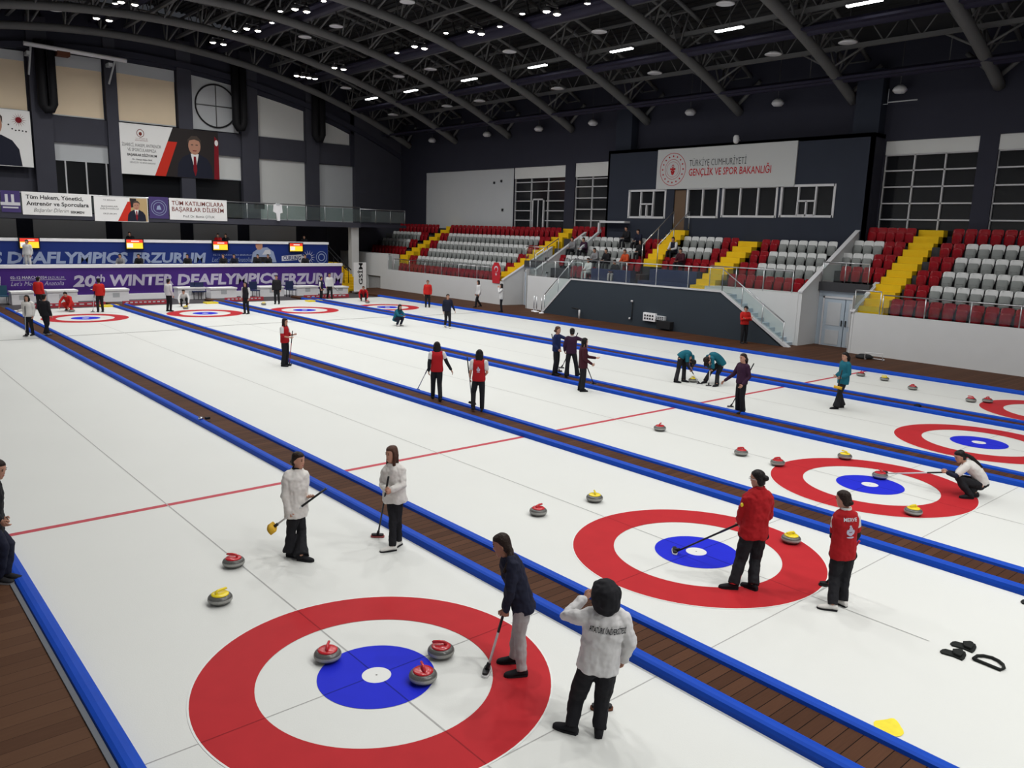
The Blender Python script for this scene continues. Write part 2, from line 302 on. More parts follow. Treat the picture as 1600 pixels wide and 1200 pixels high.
# shallow end boards behind the far houses
for i, (pa, pb) in enumerate((((40, 476), (165, 476)), ((192, 473), (262, 470)), ((352, 469), (412, 468)), ((476, 467), (545, 466)))):
    a = gnd(*pa); b = gnd(*pb); y = min(a.y, b.y, 41.6); y = 40.6
    xa, xb = on(1, y, *pa).x, on(1, y, *pb).x
    e = empty('end_board', ((xa+xb)/2, y, 0), 'low red printed board across the ice end, %s from the left' % ORD[i], 'end board', 'red end boards')
    part('board', MB().box(xa, xb, y, y+0.12, -0.06, 0.16), 'line_red', e)
    st = MB()
    for k in range(9):
        u = xa+(xb-xa)*(0.06+0.1*k); st.box(u, u+(xb-xa)*0.06, y-0.004, y, 0.04, 0.11)
    part('print_pattern', st, 'ink_white', e)
for i, (px, py) in enumerate(((170, 479), (332, 474), (490, 471))):
    p = gnd(px, py); tag(obj('yellow_mat', MB().box(p.x-0.45, p.x+0.45, p.y-0.3, p.y+0.25, -0.06, 0.09), 'cap_yellow'), 'small yellow mat on the far end of a walkway, %s from the left' % ORD[i], 'mat', 'yellow mats')
# ================================================================ right-hand stands
XR = 33.6                                                # rear wall of the stands
T = [2.35, 2.93, 3.49, 4.05, 4.61, 5.22]                 # height of the seat backs, row by row
def Xk(k): return 28.9+0.8*k
def floor_k(k, dz): return T[k]-0.80+dz
def terrace(name, ya, yb, dz, ks, sa=0.0, sb=0.0):
    mb = MB()
    for k in ks:
        mb.box(28.16+0.8*k, XR, ya-sa*k, yb-sb*k, -0.06 if k == ks[0] else floor_k(k-1, dz)-0.1, floor_k(k, dz))
    return struct(name, mb, 'stand_dark')
terrace('trim_1', -4, 7.94, 0.0, [0, 1, 2, 3, 4, 5])
terrace('trim_2', 9.02, 11.35, 0.0, [2, 3, 4, 5])
terrace('trim_3', 11.53, 16.28, -0.08, [1, 2, 3, 4])
terrace('trim_4', 17.42, 20.88, -0.05, [0, 1, 2, 3, 4])
terrace('trim_9', 21.92, 28.9, -0.25, [0, 1, 2, 3, 4])
terrace('trim_8', 28.9, 30.3, -0.25, [2, 3, 4])
terrace('trim_5', 27.2, 30.3, -0.25, [5])
terrace('trim_6', 32.45, 44.5, -0.36, [0, 1, 2, 3, 4, 5], 0.16, 0.25)
terrace('trim_7', 46.05, 51.4, -0.36, [2, 3, 4, 5], 0.25, 0.0)
# front walls
struct('wall_stand_near', MB().box(28.0, 28.16, -4, 8.99, -0.06, 1.73), 'white_wall')
struct('wall_stand_stub', MB().box(28.0, 29.0, 11.53, 16.4, -0.06, 2.28), 'white_wall')
struct('wall_stand_far', MB().box(28.0, 28.16, 31.36, 44.4, -0.06, 1.5), 'white_wall')
struct('wall_stand_corner', MB().box(28.0, 29.0, 44.4, 45.4, -0.06, 2.6).box(28.0, 29.0, 47.3, 51.4, -0.06, 2.6).box(28.0, 29.0, 45.4, 47.3, 0.95, 2.6), 'white_wall')
tag(obj('service_hatch', MB().box(28.12, 28.2, 45.42, 47.28, -0.05, 0.94), 'concrete'), 'grey shut hatch low in the white end wall', 'hatch')
struct('wall_stand_mid', MB().box(28.0, 28.16, 16.4, 24.5, -0.06, 1.9).box(28.0, 28.16, 24.5, 29.0, -0.06, 2.0), 'white_wall')
for nm, ya, yb in (('near', 9.1, 11.35), ('far', 29.1, 30.8)):
    struct('wall_doorway_'+nm, MB().box(29.45, 29.6, ya, yb, -0.06, 2.42, 'door_blue').box(29.3, 29.6, ya, yb, 2.42, 2.8, 'stand_dark').box(28.0, 29.5, ya, ya+0.02, 0, 2.4, 'white_wall')); 
    e = empty('double_door', (29.4, (ya+yb)/2, 0), 'pale blue glazed double door in the recess %s' % ('beside the nearest white stand wall' if nm == 'near' else 'beyond the left flight of the dark stair wall'), 'door', 'recessed doors')
    yc = (ya+yb)/2-0.15
    for s in (0, 1):
        y0 = yc-0.95+s*0.97; d = part('door_leaf', MB().box(29.36, 29.43, y0, y0+0.93, 0.02, 2.12), 'door_blue', e)
        part('pane', MB().box(29.345, 29.36, y0+0.16, y0+0.77, 0.95, 1.95).box(29.345, 29.36, y0+0.16, y0+0.77, 0.12, 0.75), 'panel_grey', d)
        part('door_handle', MB().box(29.31, 29.35, y0+(0.84 if s == 0 else 0.05), y0+(0.88 if s == 0 else 0.09), 0.95, 1.2), 'near_black', d)
    part('door_frame', MB().box(29.33, 29.45, yc-1.02, yc-0.95, 0, 2.2).box(29.33, 29.45, yc+0.95, yc+1.02, 0, 2.2).box(29.33, 29.45, yc-1.02, yc+1.02, 2.12, 2.2), 'white_frame', e)
# sloping parapets at the block ends
def parapet(name, y0, y1, za, zb, label, xa=28.0, xb=33.4, low=None, m='white_wall', sk=0.0):
    mb = MB().prism([(xa, y0, -0.06 if low is None else low), (xb, y0-sk, -0.06 if low is None else low), (xb, y0-sk, zb), (xa, y0, za)], (0, y1-y0, 0))
    o = tag(obj(name, mb, m), label, 'parapet', None)
    part('cap', MB().prism([(xa-0.04, y0-0.03, za), (xb, y0-sk-0.03, zb), (xb, y0-sk-0.03, zb+0.06), (xa-0.04, y0-0.03, za+0.06)], (0, y1-y0+0.06, 0)), 'white_frame', o)
    return o
parapet('sloping_parapet', 11.36, 11.52, 2.34, 5.55, 'white sloping parapet rising beside the recess next to the near stand')
parapet('sloping_parapet', 9.0, 9.14, 1.73, 2.85, 'short white sloping parapet beside the nearest yellow stairs', 28.0, 29.9)
parapet('sloping_parapet', 31.2, 31.34, 1.55, 3.6, 'pale sloping end wall below the yellow stairs of the far seat block', 28.0, 31.4, sk=0.68)
parapet('sloping_parapet', 28.9, 29.04, 2.3, 4.85, 'white sloping parapet between the left grey seats and the far recess', 28.6, 33.2)
# yellow stairs
def stairs(ya, yb, xa, xb, za, zb, n, label, shift=0.0, m='stair_yellow', base=None):
    mb = MB()
    for k in range(n):
        x = xa+(xb-xa)*k/n; s = -shift*k/n
        mb.box(x, xb if shift == 0 else x+(xb-xa)/n*1.02, ya+s, yb+s, (za+(zb-za)*k/n-0.8 if base is None else base), za+(zb-za)*(k+1)/n)
    return tag(obj('stair_flight', mb, m), label, 'stairs', 'yellow stairs in the stands')
stairs(7.95, 9.0, 28.3, XR, 1.7, 5.15, 12, 'yellow stairs climbing the nearest seat block at the right', base=1.0)
stairs(16.3, 17.4, 28.2, 32.45, 2.0, 4.4, 9, 'wide yellow stairs right of the dark desks, ending below the booth windows', base=1.4)
stairs(20.9, 21.9, 30.0, 32.45, 3.05, 4.88, 7, 'narrow yellow stairs leading up to the brown booth door', base=2.9)
stairs(31.36, 32.4, 28.3, XR, 1.5, 4.8, 12, 'yellow stairs at the right end of the far seat block', 1.05)
stairs(44.55, 45.6, 28.3, XR, 1.45, 4.75, 12, 'yellow stairs at the left end of the far seat block', 1.45)
# ---- seats
def seat_proto(red):
    r = empty('stadium_seat', (0, 0, 0))
    w = 0.225
    bk = MB()                                            # backrest: curved shell with rounded top, faces -X
    rows = [(0.42, 0.20, 0.0), (0.60, w, 0.03), (0.72, w, 0.05), (0.78, w-0.03, 0.06), (0.80, w-0.09, 0.062)]
    fr = [[(x+0.05*(1-abs(2*u-1)**2), (2*u-1)*ww, z) for u in (0, .17, .33, .5, .67, .83, 1)] for z, ww, x in rows]
    rings = []
    for (z, ww, x), f in zip(rows, fr): rings.append(f+[(a+0.03, b, c) for a, b, c in reversed(f)])
    bk.loft(rings, None, smooth=True)
    part('backrest', bk, 'seat_red' if red else 'seat_white', r)
    pn = MB()                                            # tipped-up pan in front of it, with ribs
    prof = [(0.14, 0.155), (0.17, 0.185), (0.34, 0.20), (0.50, 0.205), (0.575, 0.185), (0.60, 0.14)]
    rings = []
    for z, ww in prof:
        b = -0.10+0.10*(z-0.14)
        f = [(b-0.05*(1-abs(2*u-1)**2.5), (2*u-1)*ww, z) for u in (0, .17, .33, .5, .67, .83, 1)]
        rings.append(f+[(a+0.04, q, c) for a, q, c in reversed(f)])
    pn.loft(rings, None, smooth=True)
    p_ = part('seat_pan', pn, 'seat_red' if red else 'seat_grey', r)
    rb = MB()
    for z in (0.2, 0.27, 0.34): rb.box(-0.16+0.1*(z-0.14), -0.12, -0.13, 0.13, z, z+0.018)
    part('rib', rb, 'seat_red' if red else 'seat_grey', p_)
    part('bracket', MB().box(-0.02, 0.12, -0.17, -0.13, 0.0, 0.45).box(-0.02, 0.12, 0.13, 0.17, 0.0, 0.45), 'near_black', r)
    return r
PROTO = {True: seat_proto(True), False: seat_proto(False)}
USED = {True: False, False: False}
def seat_row(k, dz, ys, block, ref, redset, skew=0.0):
    """ys: seat centres along the row, counted away from ref; redset: indices that are red"""
    for n, y in enumerate(ys):
        red = redset == 'all' or n in redset
        pr = PROTO[red]
        if USED[red]: r = dup(pr)
        else: r = pr; USED[red] = True
        r.location = (Xk(k)-0.08, y, floor_k(k, dz))
        tag(r, '%s stadium seat %s from %s, row %s, %s' % ('red' if red else 'grey', ORD[n], ref, NUM[k-K0[block]], block), 'seat', ('red' if red else 'grey')+' seats in the stands')
NUM = ['one', 'two', 'three', 'four', 'five', 'six']; K0 = {'the nearest block': 0, 'the recess block': 2, 'the block behind the stair': 1, 'the block below the booth': 2, 'the spectators\' block': 1, 'the far block': 0, 'the far corner block': 2}
def ysq(y0, n, step=-0.5): return [y0+step*i for i in range(n)]
B1, R1 = 'the nearest block', 'the yellow stairs'
seat_row(0, 0, ysq(7.69, 11), B1, R1, 'all')
seat_row(1, 0, ysq(7.57, 10), B1, R1, (0, 1))
seat_row(2, 0, ysq(7.48, 9), B1, R1, (0, 1))
seat_row(3, 0, ysq(7.38, 8), B1, R1, (0, 1))
seat_row(4, 0, ysq(7.33, 8), B1, R1, (0, 1))
seat_row(5, 0, ysq(7.22, 7), B1, R1, 'all')
B2 = 'the recess block'
seat_row(2, 0, ysq(9.26, 4, 0.5), B2, R1, 'all')
seat_row(3, 0, ysq(9.26, 5, 0.48), B2, R1, (0, 1))
seat_row(4, 0, ysq(9.26, 5, 0.46), B2, R1, (0, 1))
seat_row(5, 0, ysq(9.2, 5, 0.42), B2, R1, 'all')
B3, R3 = 'the block behind the stair', 'the wide stairs'
seat_row(1, -0.08, ysq(16.0, 9), B3, R3, 'all')
seat_row(2, -0.08, ysq(15.95, 9), B3, R3, (0, 1))
seat_row(3, -0.08, ysq(15.9, 8), B3, R3, (0, 1))
seat_row(4, -0.08, ysq(15.85, 8), B3, R3, (0, 1))
B4, R4 = 'the block below the booth', 'the wide stairs'
seat_row(2, -0.05, ysq(17.75, 7, 0.5), B4, R4, 'all')
seat_row(3, -0.05, ysq(17.7, 7, 0.5), B4, R4, (0, 1))
seat_row(4, -0.05, ysq(17.65, 7, 0.5), B4, R4, (0, 1))
B5, R5 = 'the spectators\' block', 'the narrow stairs'
seat_row(1, -0.25, ysq(25.3, 4, 0.5), B5, R5, 'all')
seat_row(2, -0.25, ysq(22.6, 13, 0.5), B5, R5, (0, 1, 2, 12))
seat_row(3, -0.25, ysq(22.6, 13, 0.5), B5, R5, (0, 1))
seat_row(4, -0.25, ysq(22.3, 15, 0.5), B5, R5, (0, 1, 2, 14))
seat_row(5, -0.25, ysq(27.5, 6, 0.5), B5, 'the booth', 'all')
B6, R6 = 'the far block', 'its right-hand stairs'
seat_row(0, -0.36, ysq(32.9, 23, 0.5), B6, R6, 'all')
seat_row(1, -0.36, ysq(32.2, 24, 0.5), B6, R6, (0, 1, 22, 23))
seat_row(2, -0.36, ysq(31.95, 24, 0.5), B6, R6, (0, 1, 22, 23))
seat_row(3, -0.36, ysq(31.9, 24, 0.5), B6, R6, (0, 1, 22, 23))
seat_row(4, -0.36, ysq(31.7, 24, 0.5), B6, R6, (0, 1, 22, 23))
seat_row(5, -0.36, ysq(31.55, 24, 0.5), B6, R6, 'all')
B7, R7 = 'the far corner block', 'the yellow stairs'
seat_row(2, -0.36, ysq(45.9, 10, 0.5), B7, R7, 'all')
seat_row(3, -0.36, ysq(45.6, 10, 0.5), B7, R7, (0, 1))
seat_row(4, -0.36, ysq(45.3, 10, 0.5), B7, R7, (0, 1))
seat_row(5, -0.36, ysq(45.0, 11, 0.5), B7, R7, 'all')
# dark desks with the glazed front below the booth
for j, (k, ya, yb) in enumerate(((0, 17.6, 20.8), (1, 17.7, 20.7), (1, 22.0, 24.9), (0, 22.0, 25.0))):
    z = floor_k(k, -0.05 if yb < 21 else -0.25); e = empty('desk', (Xk(k)-0.4, ya, z), 'dark navy long desk %s' % ('at the front of the landing, right of the narrow stairs', 'in the second row right of the narrow stairs', 'in the second row left of the narrow stairs', 'at the front of the landing, left of the narrow stairs')[('0' and j)], 'desk', 'dark desks on the landing')
    part('desk_top', MB().box(Xk(k)-0.6, Xk(k)-0.15, ya, yb, z+0.72, z+0.76), 'chair_blue', e)
    part('front_panel', MB().box(Xk(k)-0.6, Xk(k)-0.57, ya, yb, z, z+0.72), 'chair_blue', e)
    lg = 0
    for y in (ya, yb-0.05): part('side_panel', MB().box(Xk(k)-0.57, Xk(k)-0.17, y, y+0.05, z, z+0.72), 'chair_blue', e)
# ---- dark stair wall with landing and two flights
XS = 27.1
struct('wall_stair', MB().prism([(XS, 11.5, -0.06), (XS, 26.7, -0.06), (XS, 24.45, 2.06), (XS, 14.85, 2.12)], (0.16, 0, 0)), 'stair_wall')
struct('floor_landing', MB().box(XS+0.16, 28.16, 14.85, 24.45, 1.9, 2.04), 'concrete')
tag(obj('wall_coping', MB().prism([(XS-0.03, 11.35, -0.02), (XS-0.03, 14.85, 2.12), (XS-0.03, 24.45, 2.06), (XS-0.03, 26.7, 0.0), (XS-0.03, 26.78, 0.06), (XS-0.03, 24.5, 2.13), (XS-0.03, 14.82, 2.19), (XS-0.03, 11.25, 0.06)], (0.24, 0, 0)), 'white_frame'), 'white coping along the sloping top of the dark stair wall', 'coping')
def side_flight(ya, yb, za, zb, n, label):
    mb = MB()
    for k in range(n):
        u0, u1 = ya+(yb-ya)*k/n, yb
        mb.box(XS+0.18, 28.0, u0, u1, za+(zb-za)*k/n-0.02, za+(zb-za)*(k+1)/n)
    return tag(obj('stair_flight', mb, 'door_blue'), label, 'stairs', 'flights behind the dark wall')
side_flight(11.6, 14.9, 0, 2.02, 11, 'pale blue stair flight rising behind the right end of the dark wall')
side_flight(26.6, 24.4, 0, 2.02, 11, 'pale stair flight rising behind the left end of the dark wall')
def railing(pts, h, label, group='steel and glass railings', posts=True, m='rail_glass', step=2.0, r=0.022, glass=True):
    a = Vector(pts[0]); e = empty('glass_railing', a, label, 'railing', group)
    for i in range(len(pts)-1):
        p, q = Vector(pts[i]), Vector(pts[i+1]); L = (q-p).length; n = max(1, round(L/step)); U = Vector((0, 0, 1))
        for k in range(n+1):
            if i > 0 and k == 0: continue
            b = p+(q-p)*(k/n); part('post', MB().tube([b, b+U*h], r, 6), 'steel', e)
        part('handrail', MB().tube([p+U*h, q+U*h], r*1.25, 6), 'steel', e)
        if glass:
            s = (q-p).normalized().cross(U)*0.006
            part('glass_pane', MB().prism([p+U*0.08, q+U*0.08, q+U*(h-0.1), p+U*(h-0.1)], s), m, e)
    return e
railing([(XS+0.08, 14.85, 2.15), (XS+0.08, 24.45, 2.1)], 1.05, 'steel and glass railing along the landing above the dark wall')
railing([(XS+0.08, 11.6, 0.1), (XS+0.08, 14.85, 2.15)], 1.0, 'steel and glass railing down the right slope of the dark wall', step=1.3)
railing([(XS+0.08, 24.45, 2.1), (XS+0.08, 26.6, 0.1)], 1.0, 'steel and glass railing down the left slope of the dark wall', step=1.3)
railing([(28.08, 16.2, 2.28), (28.08, 11.9, 2.28)], 0.95, 'steel and glass railing on the white stub wall behind the stair', step=1.4)
railing([(28.08, 7.9, 1.73), (28.08, -3.5, 1.73)], 0.78, 'steel and glass railing in front of the nearest red seats', step=1.75)
railing([(28.08, 9.05, 1.73), (28.08, 8.0, 1.73)], 0.9, 'short railing across the foot of the nearest yellow stairs', step=1.0)
railing([(29.35, 11.25, 2.8), (29.35, 9.2, 2.8)], 0.85, 'railing above the recessed pale blue near door', step=1.0)
railing([(28.08, 43.6, 1.5), (28.08, 32.0, 1.5)], 0.8, 'steel and glass railing in front of the far red seats', step=1.9)
railing([(28.08, 44.4, 1.5), (28.08, 43.9, 1.5)], 1.1, 'small railing at the foot of the far left yellow stairs', step=1.0)
railing([(29.35, 30.7, 2.8), (29.35, 29.15, 2.8)], 0.85, 'railing above the recessed far door', step=1.0)
railing([(28.6, 28.97, 2.35), (30.4, 28.97, 3.3)], 0.9, 'sloping railing beside the far recess', step=1.0, glass=False)
railing([(28.08, 28.9, 2.0), (28.08, 24.6, 2.05)], 0.9, 'railing in front of the spectators left of the landing', step=1.2)
railing([(29.9, 20.9, 3.1), (32.4, 20.9, 4.95)], 0.95, 'dark sloping railing right of the narrow stairs to the booth door', step=1.6, glass=False)
railing([(29.9, 21.95, 3.1), (32.4, 21.95, 4.95)], 0.95, 'dark sloping railing left of the narrow stairs to the booth door', step=1.6, glass=False)
# electrical boxes, pipes on the dark wall
def wallbox(pa, pb, m, label, cat, depth=0.14, name='electric_box', parts=True):
    a, b = on(0, XS-depth, *pa), on(0, XS-depth, *pb)
    e = empty(name, (XS, (a.y+b.y)/2, b.z), label, cat)
    part('casing', MB().box(XS-depth, XS, b.y, a.y, b.z, a.z), m, e)
    if parts:
        s = MB()
        for i in range(4):
            for j in range(2):
                u = b.y+(a.y-b.y)*(0.14+0.21*i); v = b.z+(a.z-b.z)*(0.2+0.38*j); s.box(XS-depth-0.015, XS-depth, u, u+(a.y-b.y)*0.12, v, v+(a.z-b.z)*0.2)
        part('socket', s, 'near_black', e)
    return e
wallbox((1005, 488), (1023, 503), 'bench_white', 'white electric box with sockets on the dark stair wall', 'electric box')
wallbox((1024, 493), (1038, 501), 'panel_grey', 'smaller grey box right of the white electric box', 'electric box')
wallbox((1026, 501), (1046, 515), 'near_black', 'black case below the grey electric box', 'case', 0.3, 'equipment_case', False)
p = on(0, XS, 989, 472); e = empty('conduit', p, 'thin dark conduit with two white fittings on the dark wall', 'conduit')
part('pipe', MB().tube([(XS-0.03, p.y, 0.35), (XS-0.03, p.y, p.z)], 0.02, 6), 'near_black', e)
part('fitting', MB().lathe([(0.0, 0), (0.06, 0.01), (0.06, 0.09), (0, 0.1)], 10, (XS-0.08, p.y, p.z)), 'pole_white', e)
part('fitting', MB().lathe([(0.0, 0), (0.05, 0.01), (0.05, 0.09), (0, 0.1)], 10, (XS-0.08, p.y+0.1, 0.35)), 'pole_white', e)
p = on(0, XS-0.2, 905, 492); e = empty('hose_tap', p, 'white standpipe with a short black arm in front of the dark wall', 'standpipe')
part('pipe', MB().tube([(XS-0.2, p.y, 0.05), (XS-0.2, p.y, 0.52)], 0.05, 8), 'pole_white', e)
part('arm', MB().tube([(XS-0.2, p.y, 0.55), (XS-0.2, p.y+0.55, 0.58)], 0.035, 6), 'pole_black', e)
for i, (px, py) in enumerate(((838, 489), (846, 491), (834, 488))):
    p = gnd(px, py); e = empty('stanchion', (p.x, p.y, 0.05), 'white footed stanchion at the foot of the left slope, %s of three' % ('middle', 'right', 'left')[i], 'stanchion', 'white stanchions')
    part('pole', MB().tube([(p.x, p.y, 0.06), (p.x, p.y, 0.95)], 0.03, 6), 'steel', e); part('foot', MB().lathe([(0.0, 0), (0.16, 0.0), (0.14, 0.05), (0, 0.06)], 12, (p.x, p.y, 0.05)), 'bench_white', e)
p = gnd(1368, 565); e = empty('goal_frame', (p.x, p.y, 0.055), 'small white metal frame on the floor by the near wall', 'frame')
part('frame', MB().tube([(p.x-0.3, p.y+0.3, 0.08), (p.x-0.3, p.y+0.3, 0.34), (p.x-0.1, p.y-0.3, 0.34), (p.x-0.1, p.y-0.3, 0.08)], 0.025, 6).tube([(p.x-0.3, p.y+0.3, 0.08), (p.x+0.1, p.y+0.35, 0.08), (p.x+0.2, p.y-0.25, 0.08), (p.x-0.1, p.y-0.3, 0.08)], 0.02, 6), 'pole_white', e)
p = gnd(1350, 562); tag(obj('equipment_bag', MB().lathe([(0.0, 0), (0.3, 0.0), (0.34, 0.08), (0.2, 0.16), (0, 0.17)], 14, (0, 0, 0)), 'near_black', origin=(0, 0, 0)), 'low black bag on the floor left of the small white frame', 'bag').location = (p.x, p.y, 0.055)
# ================================================================ rear wall of the stands, booth
def wall_with_holes(name, X, ya, yb, za, zb, holes, m, th=0.3):
    """wall in the plane X (thickness away from the hall) with rectangular openings (y0,y1,z0,z1)"""
    ys = sorted({ya, yb, *[h[0] for h in holes], *[h[1] for h in holes]}); zs = sorted({za, zb, *[h[2] for h in holes], *[h[3] for h in holes]}); mb = MB()
    for i in range(len(ys)-1):
        for j in range(len(zs)-1):
            cy, cz = (ys[i]+ys[i+1])/2, (zs[j]+zs[j+1])/2
            if not any(h[0] < cy < h[1] and h[2] < cz < h[3] for h in holes): mb.box(X, X+th, ys[i], ys[i+1], zs[j], zs[j+1])
    return struct(name, mb, m)
bays = [(7.15, 11.1, 4.9, 9.08), (1.7, 6.4, 4.9, 9.1), (31.9, 36.95, 4.7, 8.85), (28.05, 31.0, 4.7, 8.92), (37.0, 47.7, 4.6, 8.85)]
wall_with_holes('wall_right', XR, -19, 51.8, -0.06, 13.4, bays, 'upper_wall')
struct('wall_right_backing', MB().box(XR+1.4, XR+1.6, -8, 51.8, 3, 10), 'near_black')
def win(name, X, y0, y1, z0, z1, ncol, rows, header=0.6, bar=0.06, hm='blind_white', label=None):
    e = empty(name, (X, (y0+y1)/2, z0), label, 'window', kind='structure')
    part('pane', MB().box(X+0.2, X+0.22, y0, y1, z0, z1-header), 'window_dark', e)
    if header: part('header_panel', MB().box(X+0.05, X+0.2, y0, y1, z1-header, z1), hm, e)
    f = MB()
    for i in range(ncol+1):
        y = y0+(y1-y0)*i/ncol; f.box(X+0.1, X+0.2, max(y0, y-bar/2), min(y1, y+bar/2), z0, z1-header)
    for z in rows: f.box(X+0.1, X+0.2, y0, y1, z-bar/2, z+bar/2)
    part('window_frame', f, 'white_frame', e); return e
win('window_1', XR, 7.15, 11.1, 4.9, 9.08, 3, (5.6, 6.32, 7.05, 7.77, 8.46), 0.6, label='tall dark window with white grid above the nearest yellow stairs')
win('window_2', XR, 1.7, 6.4, 4.9, 9.1, 3, (5.6, 6.3, 7.05, 7.77, 8.46), 0.62, label='tall dark window with white grid at the right edge of the photo')
w3 = win('window_3', XR, 31.9, 36.95, 4.7, 8.85, 3, (5.3, 5.95, 6.6, 7.25, 7.85), 0.75, label='wide dark gridded window with a glazed door above the far seats')
part('glazed_door', MB().box(XR+0.06, XR+0.12, 34.0, 34.95, 4.7, 6.65).box(XR+0.06, XR+0.12, 33.75, 33.8, 4.7, 6.7), 'window_dark', w3)
part('door_frame', MB().box(XR+0.04, XR+0.14, 33.9, 34.0, 4.7, 6.75).box(XR+0.04, XR+0.14, 34.95, 35.05, 4.7, 6.75).box(XR+0.04, XR+0.14, 34.42, 34.5, 4.7, 6.7).box(XR+0.04, XR+0.14, 33.9, 35.05, 6.65, 6.75), 'white_frame', w3)
win('window_4', XR, 28.05, 31.0, 4.7, 8.92, 2, (5.35, 6.05, 6.75, 7.45, 7.95), 0.85, label='narrower dark gridded window between the booth and the wide far window')
tag(obj('window_blind', MB().box(XR+0.08, XR+0.16, 37.0, 47.7, 4.6, 8.85), 'panel_grey'), 'large blank grey white panel on the wall behind the far seats', 'wall panel')
for y, z in ((38.4, 8.0), (38.2, 6.0), (39.2, 7.9)): tag(obj('wall_fixture', MB().box(XR, XR+0.09, y-0.07, y+0.07, z-0.08, z+0.08), 'near_black'), 'small dark fixture on the blank grey panel', 'fixture', 'fixtures on the blank panel')
for i, (y0, y1, z0) in enumerate(((11.25, 12.45, 9.4), (25.9, 27.1, 9.3))):
    struct('wall_column_%s' % ('near', 'far')[i], MB().box(33.0, XR, y0, y1, z0, 12.2), 'dark_wall')
XB = 32.5
holes = [(22.7, 25.35, 5.55, 7.05), (19.2, 21.18, 5.6, 7.1), (15.75, 18.9, 5.65, 7.12), (12.75, 15.5, 5.68, 7.13), (21.3, 22.12, 4.6, 7.05)]
wall_with_holes('wall_booth', XB, 11.15, 27.15, 4.0, 9.38, holes, 'dark_wall', 0.18)
struct('wall_booth_ends', MB().box(XB, XR, 11.15, 11.3, 4.0, 9.38).box(XB, XR, 27.0, 27.15, 4.0, 9.38).box(XB, XR, 11.15, 27.15, 9.2, 9.38), 'upper_wall')
def booth_win(name, y0, y1, z0, z1, cols, hatch, label):
    e = empty(name, (XB, (y0+y1)/2, z0), label, 'window', kind='structure')
    part('pane', MB().box(XB+0.09, XB+0.10, y0, y1, z0, z1), 'window_dark', e)
    f = MB(); b = 0.055
    for y in (y0, y1): f.box(XB-0.03, XB+0.1, y-b, y+b, z0-b, z1+b)
    for z in (z0, z1): f.box(XB-0.03, XB+0.1, y0, y1, z-b, z+b)
    for c in cols: y = y1-(y1-y0)*c; f.box(XB-0.02, XB+0.1, y-b*0.7, y+b*0.7, z0, z1)
    part('window_frame', f, 'white_frame', e)
    if hatch:
        ya, yb = y1-(y1-y0)*hatch[0], y1-(y1-y0)*hatch[1]; zt = z0+(z1-z0)*0.5; h = MB()
        for y in (ya, (ya+yb)/2, yb): h.box(XB-0.04, XB+0.09, y-0.035, y+0.035, z0, zt)
        for z in (z0+0.05, zt): h.box(XB-0.04, XB+0.09, yb, ya, z-0.04, z+0.04)
        part('hatch_frame', h, 'white_frame', e)
    return e
booth_win('window_5', 22.7, 25.35, 5.55, 7.05, (0.33, 0.67), (0.33, 0.67), 'booth window with a small hatch, left of the brown door')
booth_win('window_6', 19.2, 21.18, 5.6, 7.1, (0.5,), None, 'two-pane booth window directly right of the brown door')
booth_win('window_7', 15.75, 18.9, 5.65, 7.12, (0.33, 0.66), None, 'three-pane booth window without a hatch')
booth_win('window_8', 12.75, 15.5, 5.68, 7.13, (0.33, 0.66), (0.33, 0.66), 'booth window with a small hatch, at the right end of the booth')
tag(obj('door_1', MB().box(XB+0.08, XB+0.13, 21.3, 22.12, 4.6, 7.05), 'brown_door'), 'tall brown door in the booth wall at the top of the narrow stairs', 'door', None, 'structure')
# ministry sign on the booth
e = empty('ministry_sign', (XB-0.05, 19.1, 7.1), 'large white sign board with round red emblem on the booth wall', 'sign')
part('board', MB().box(XB-0.08, XB-0.005, 14.83, 23.36, 7.1, 9.24), 'sign_board', e)
XT = XB-0.083; rt, up = (0, -1, 0), (0, 0, 1)
text('lettering', 'TÜRKİYE CUMHURİYETİ', 'ink_black', (XT, 21.15, 8.27), rt, up, width=3.55, height=0.34, parent=e, bold=-0.008)
text('lettering', 'GENÇLİK VE SPOR BAKANLIĞI', 'ink_red', (XT, 21.15, 7.78), rt, up, width=5.0, height=0.36, parent=e, bold=0.012)
em = MB(); ey, ez = 22.25, 8.15
def disc(mb, y, z, r0, r1, m=None, n=40, x=XT-0.004):
    for j in range(n):
        a, b = 2*PI*j/n, 2*PI*(j+1)/n; P = lambda r, t: (x, y-r*math.cos(t), z+r*math.sin(t))
        mb.face([P(r0, a), P(r1, a), P(r1, b), P(r0, b)] if r0 else [(x, y, z), P(r1, a), P(r1, b)], m)
disc(em, ey, ez, 0.85, 0.88); disc(em, ey, ez, 0.52, 0.54); disc(em, ey, ez, 0.40, 0.415)
for k in range(16): disc(em, ey-0.70*math.cos(2*PI*k/16), ez+0.70*math.sin(2*PI*k/16), 0, 0.05, None, 6)
for dy, dz, r in ((0, 0.0, 0.09), (0.13, 0.02, 0.06), (-0.13, 0.02, 0.06), (0, -0.2, 0.10), (0.08, -0.12, 0.06), (-0.08, -0.12, 0.06)): disc(em, ey+dy, ez+dz, 0, r, None, 12)
disc(em, ey, ez+0.17, 0.05, 0.085, None, 14)
part('emblem', em, 'ink_red', e)
e = empty('security_camera', (XB-0.1, 18.9, 9.3), 'white dome camera above the middle of the ministry sign', 'camera')
part('housing', MB().lathe([(0.0, -0.22), (0.1, -0.18), (0.15, -0.06), (0.15, 0.1), (0.1, 0.2), (0, 0.22)], 14, (XB-0.25, 18.2, 9.48)), 'pole_white', e); part('arm', MB().tube([(XB-0.2, 18.2, 9.55), (XB+0.1, 18.2, 9.45)], 0.04, 6), 'pole_white', e)
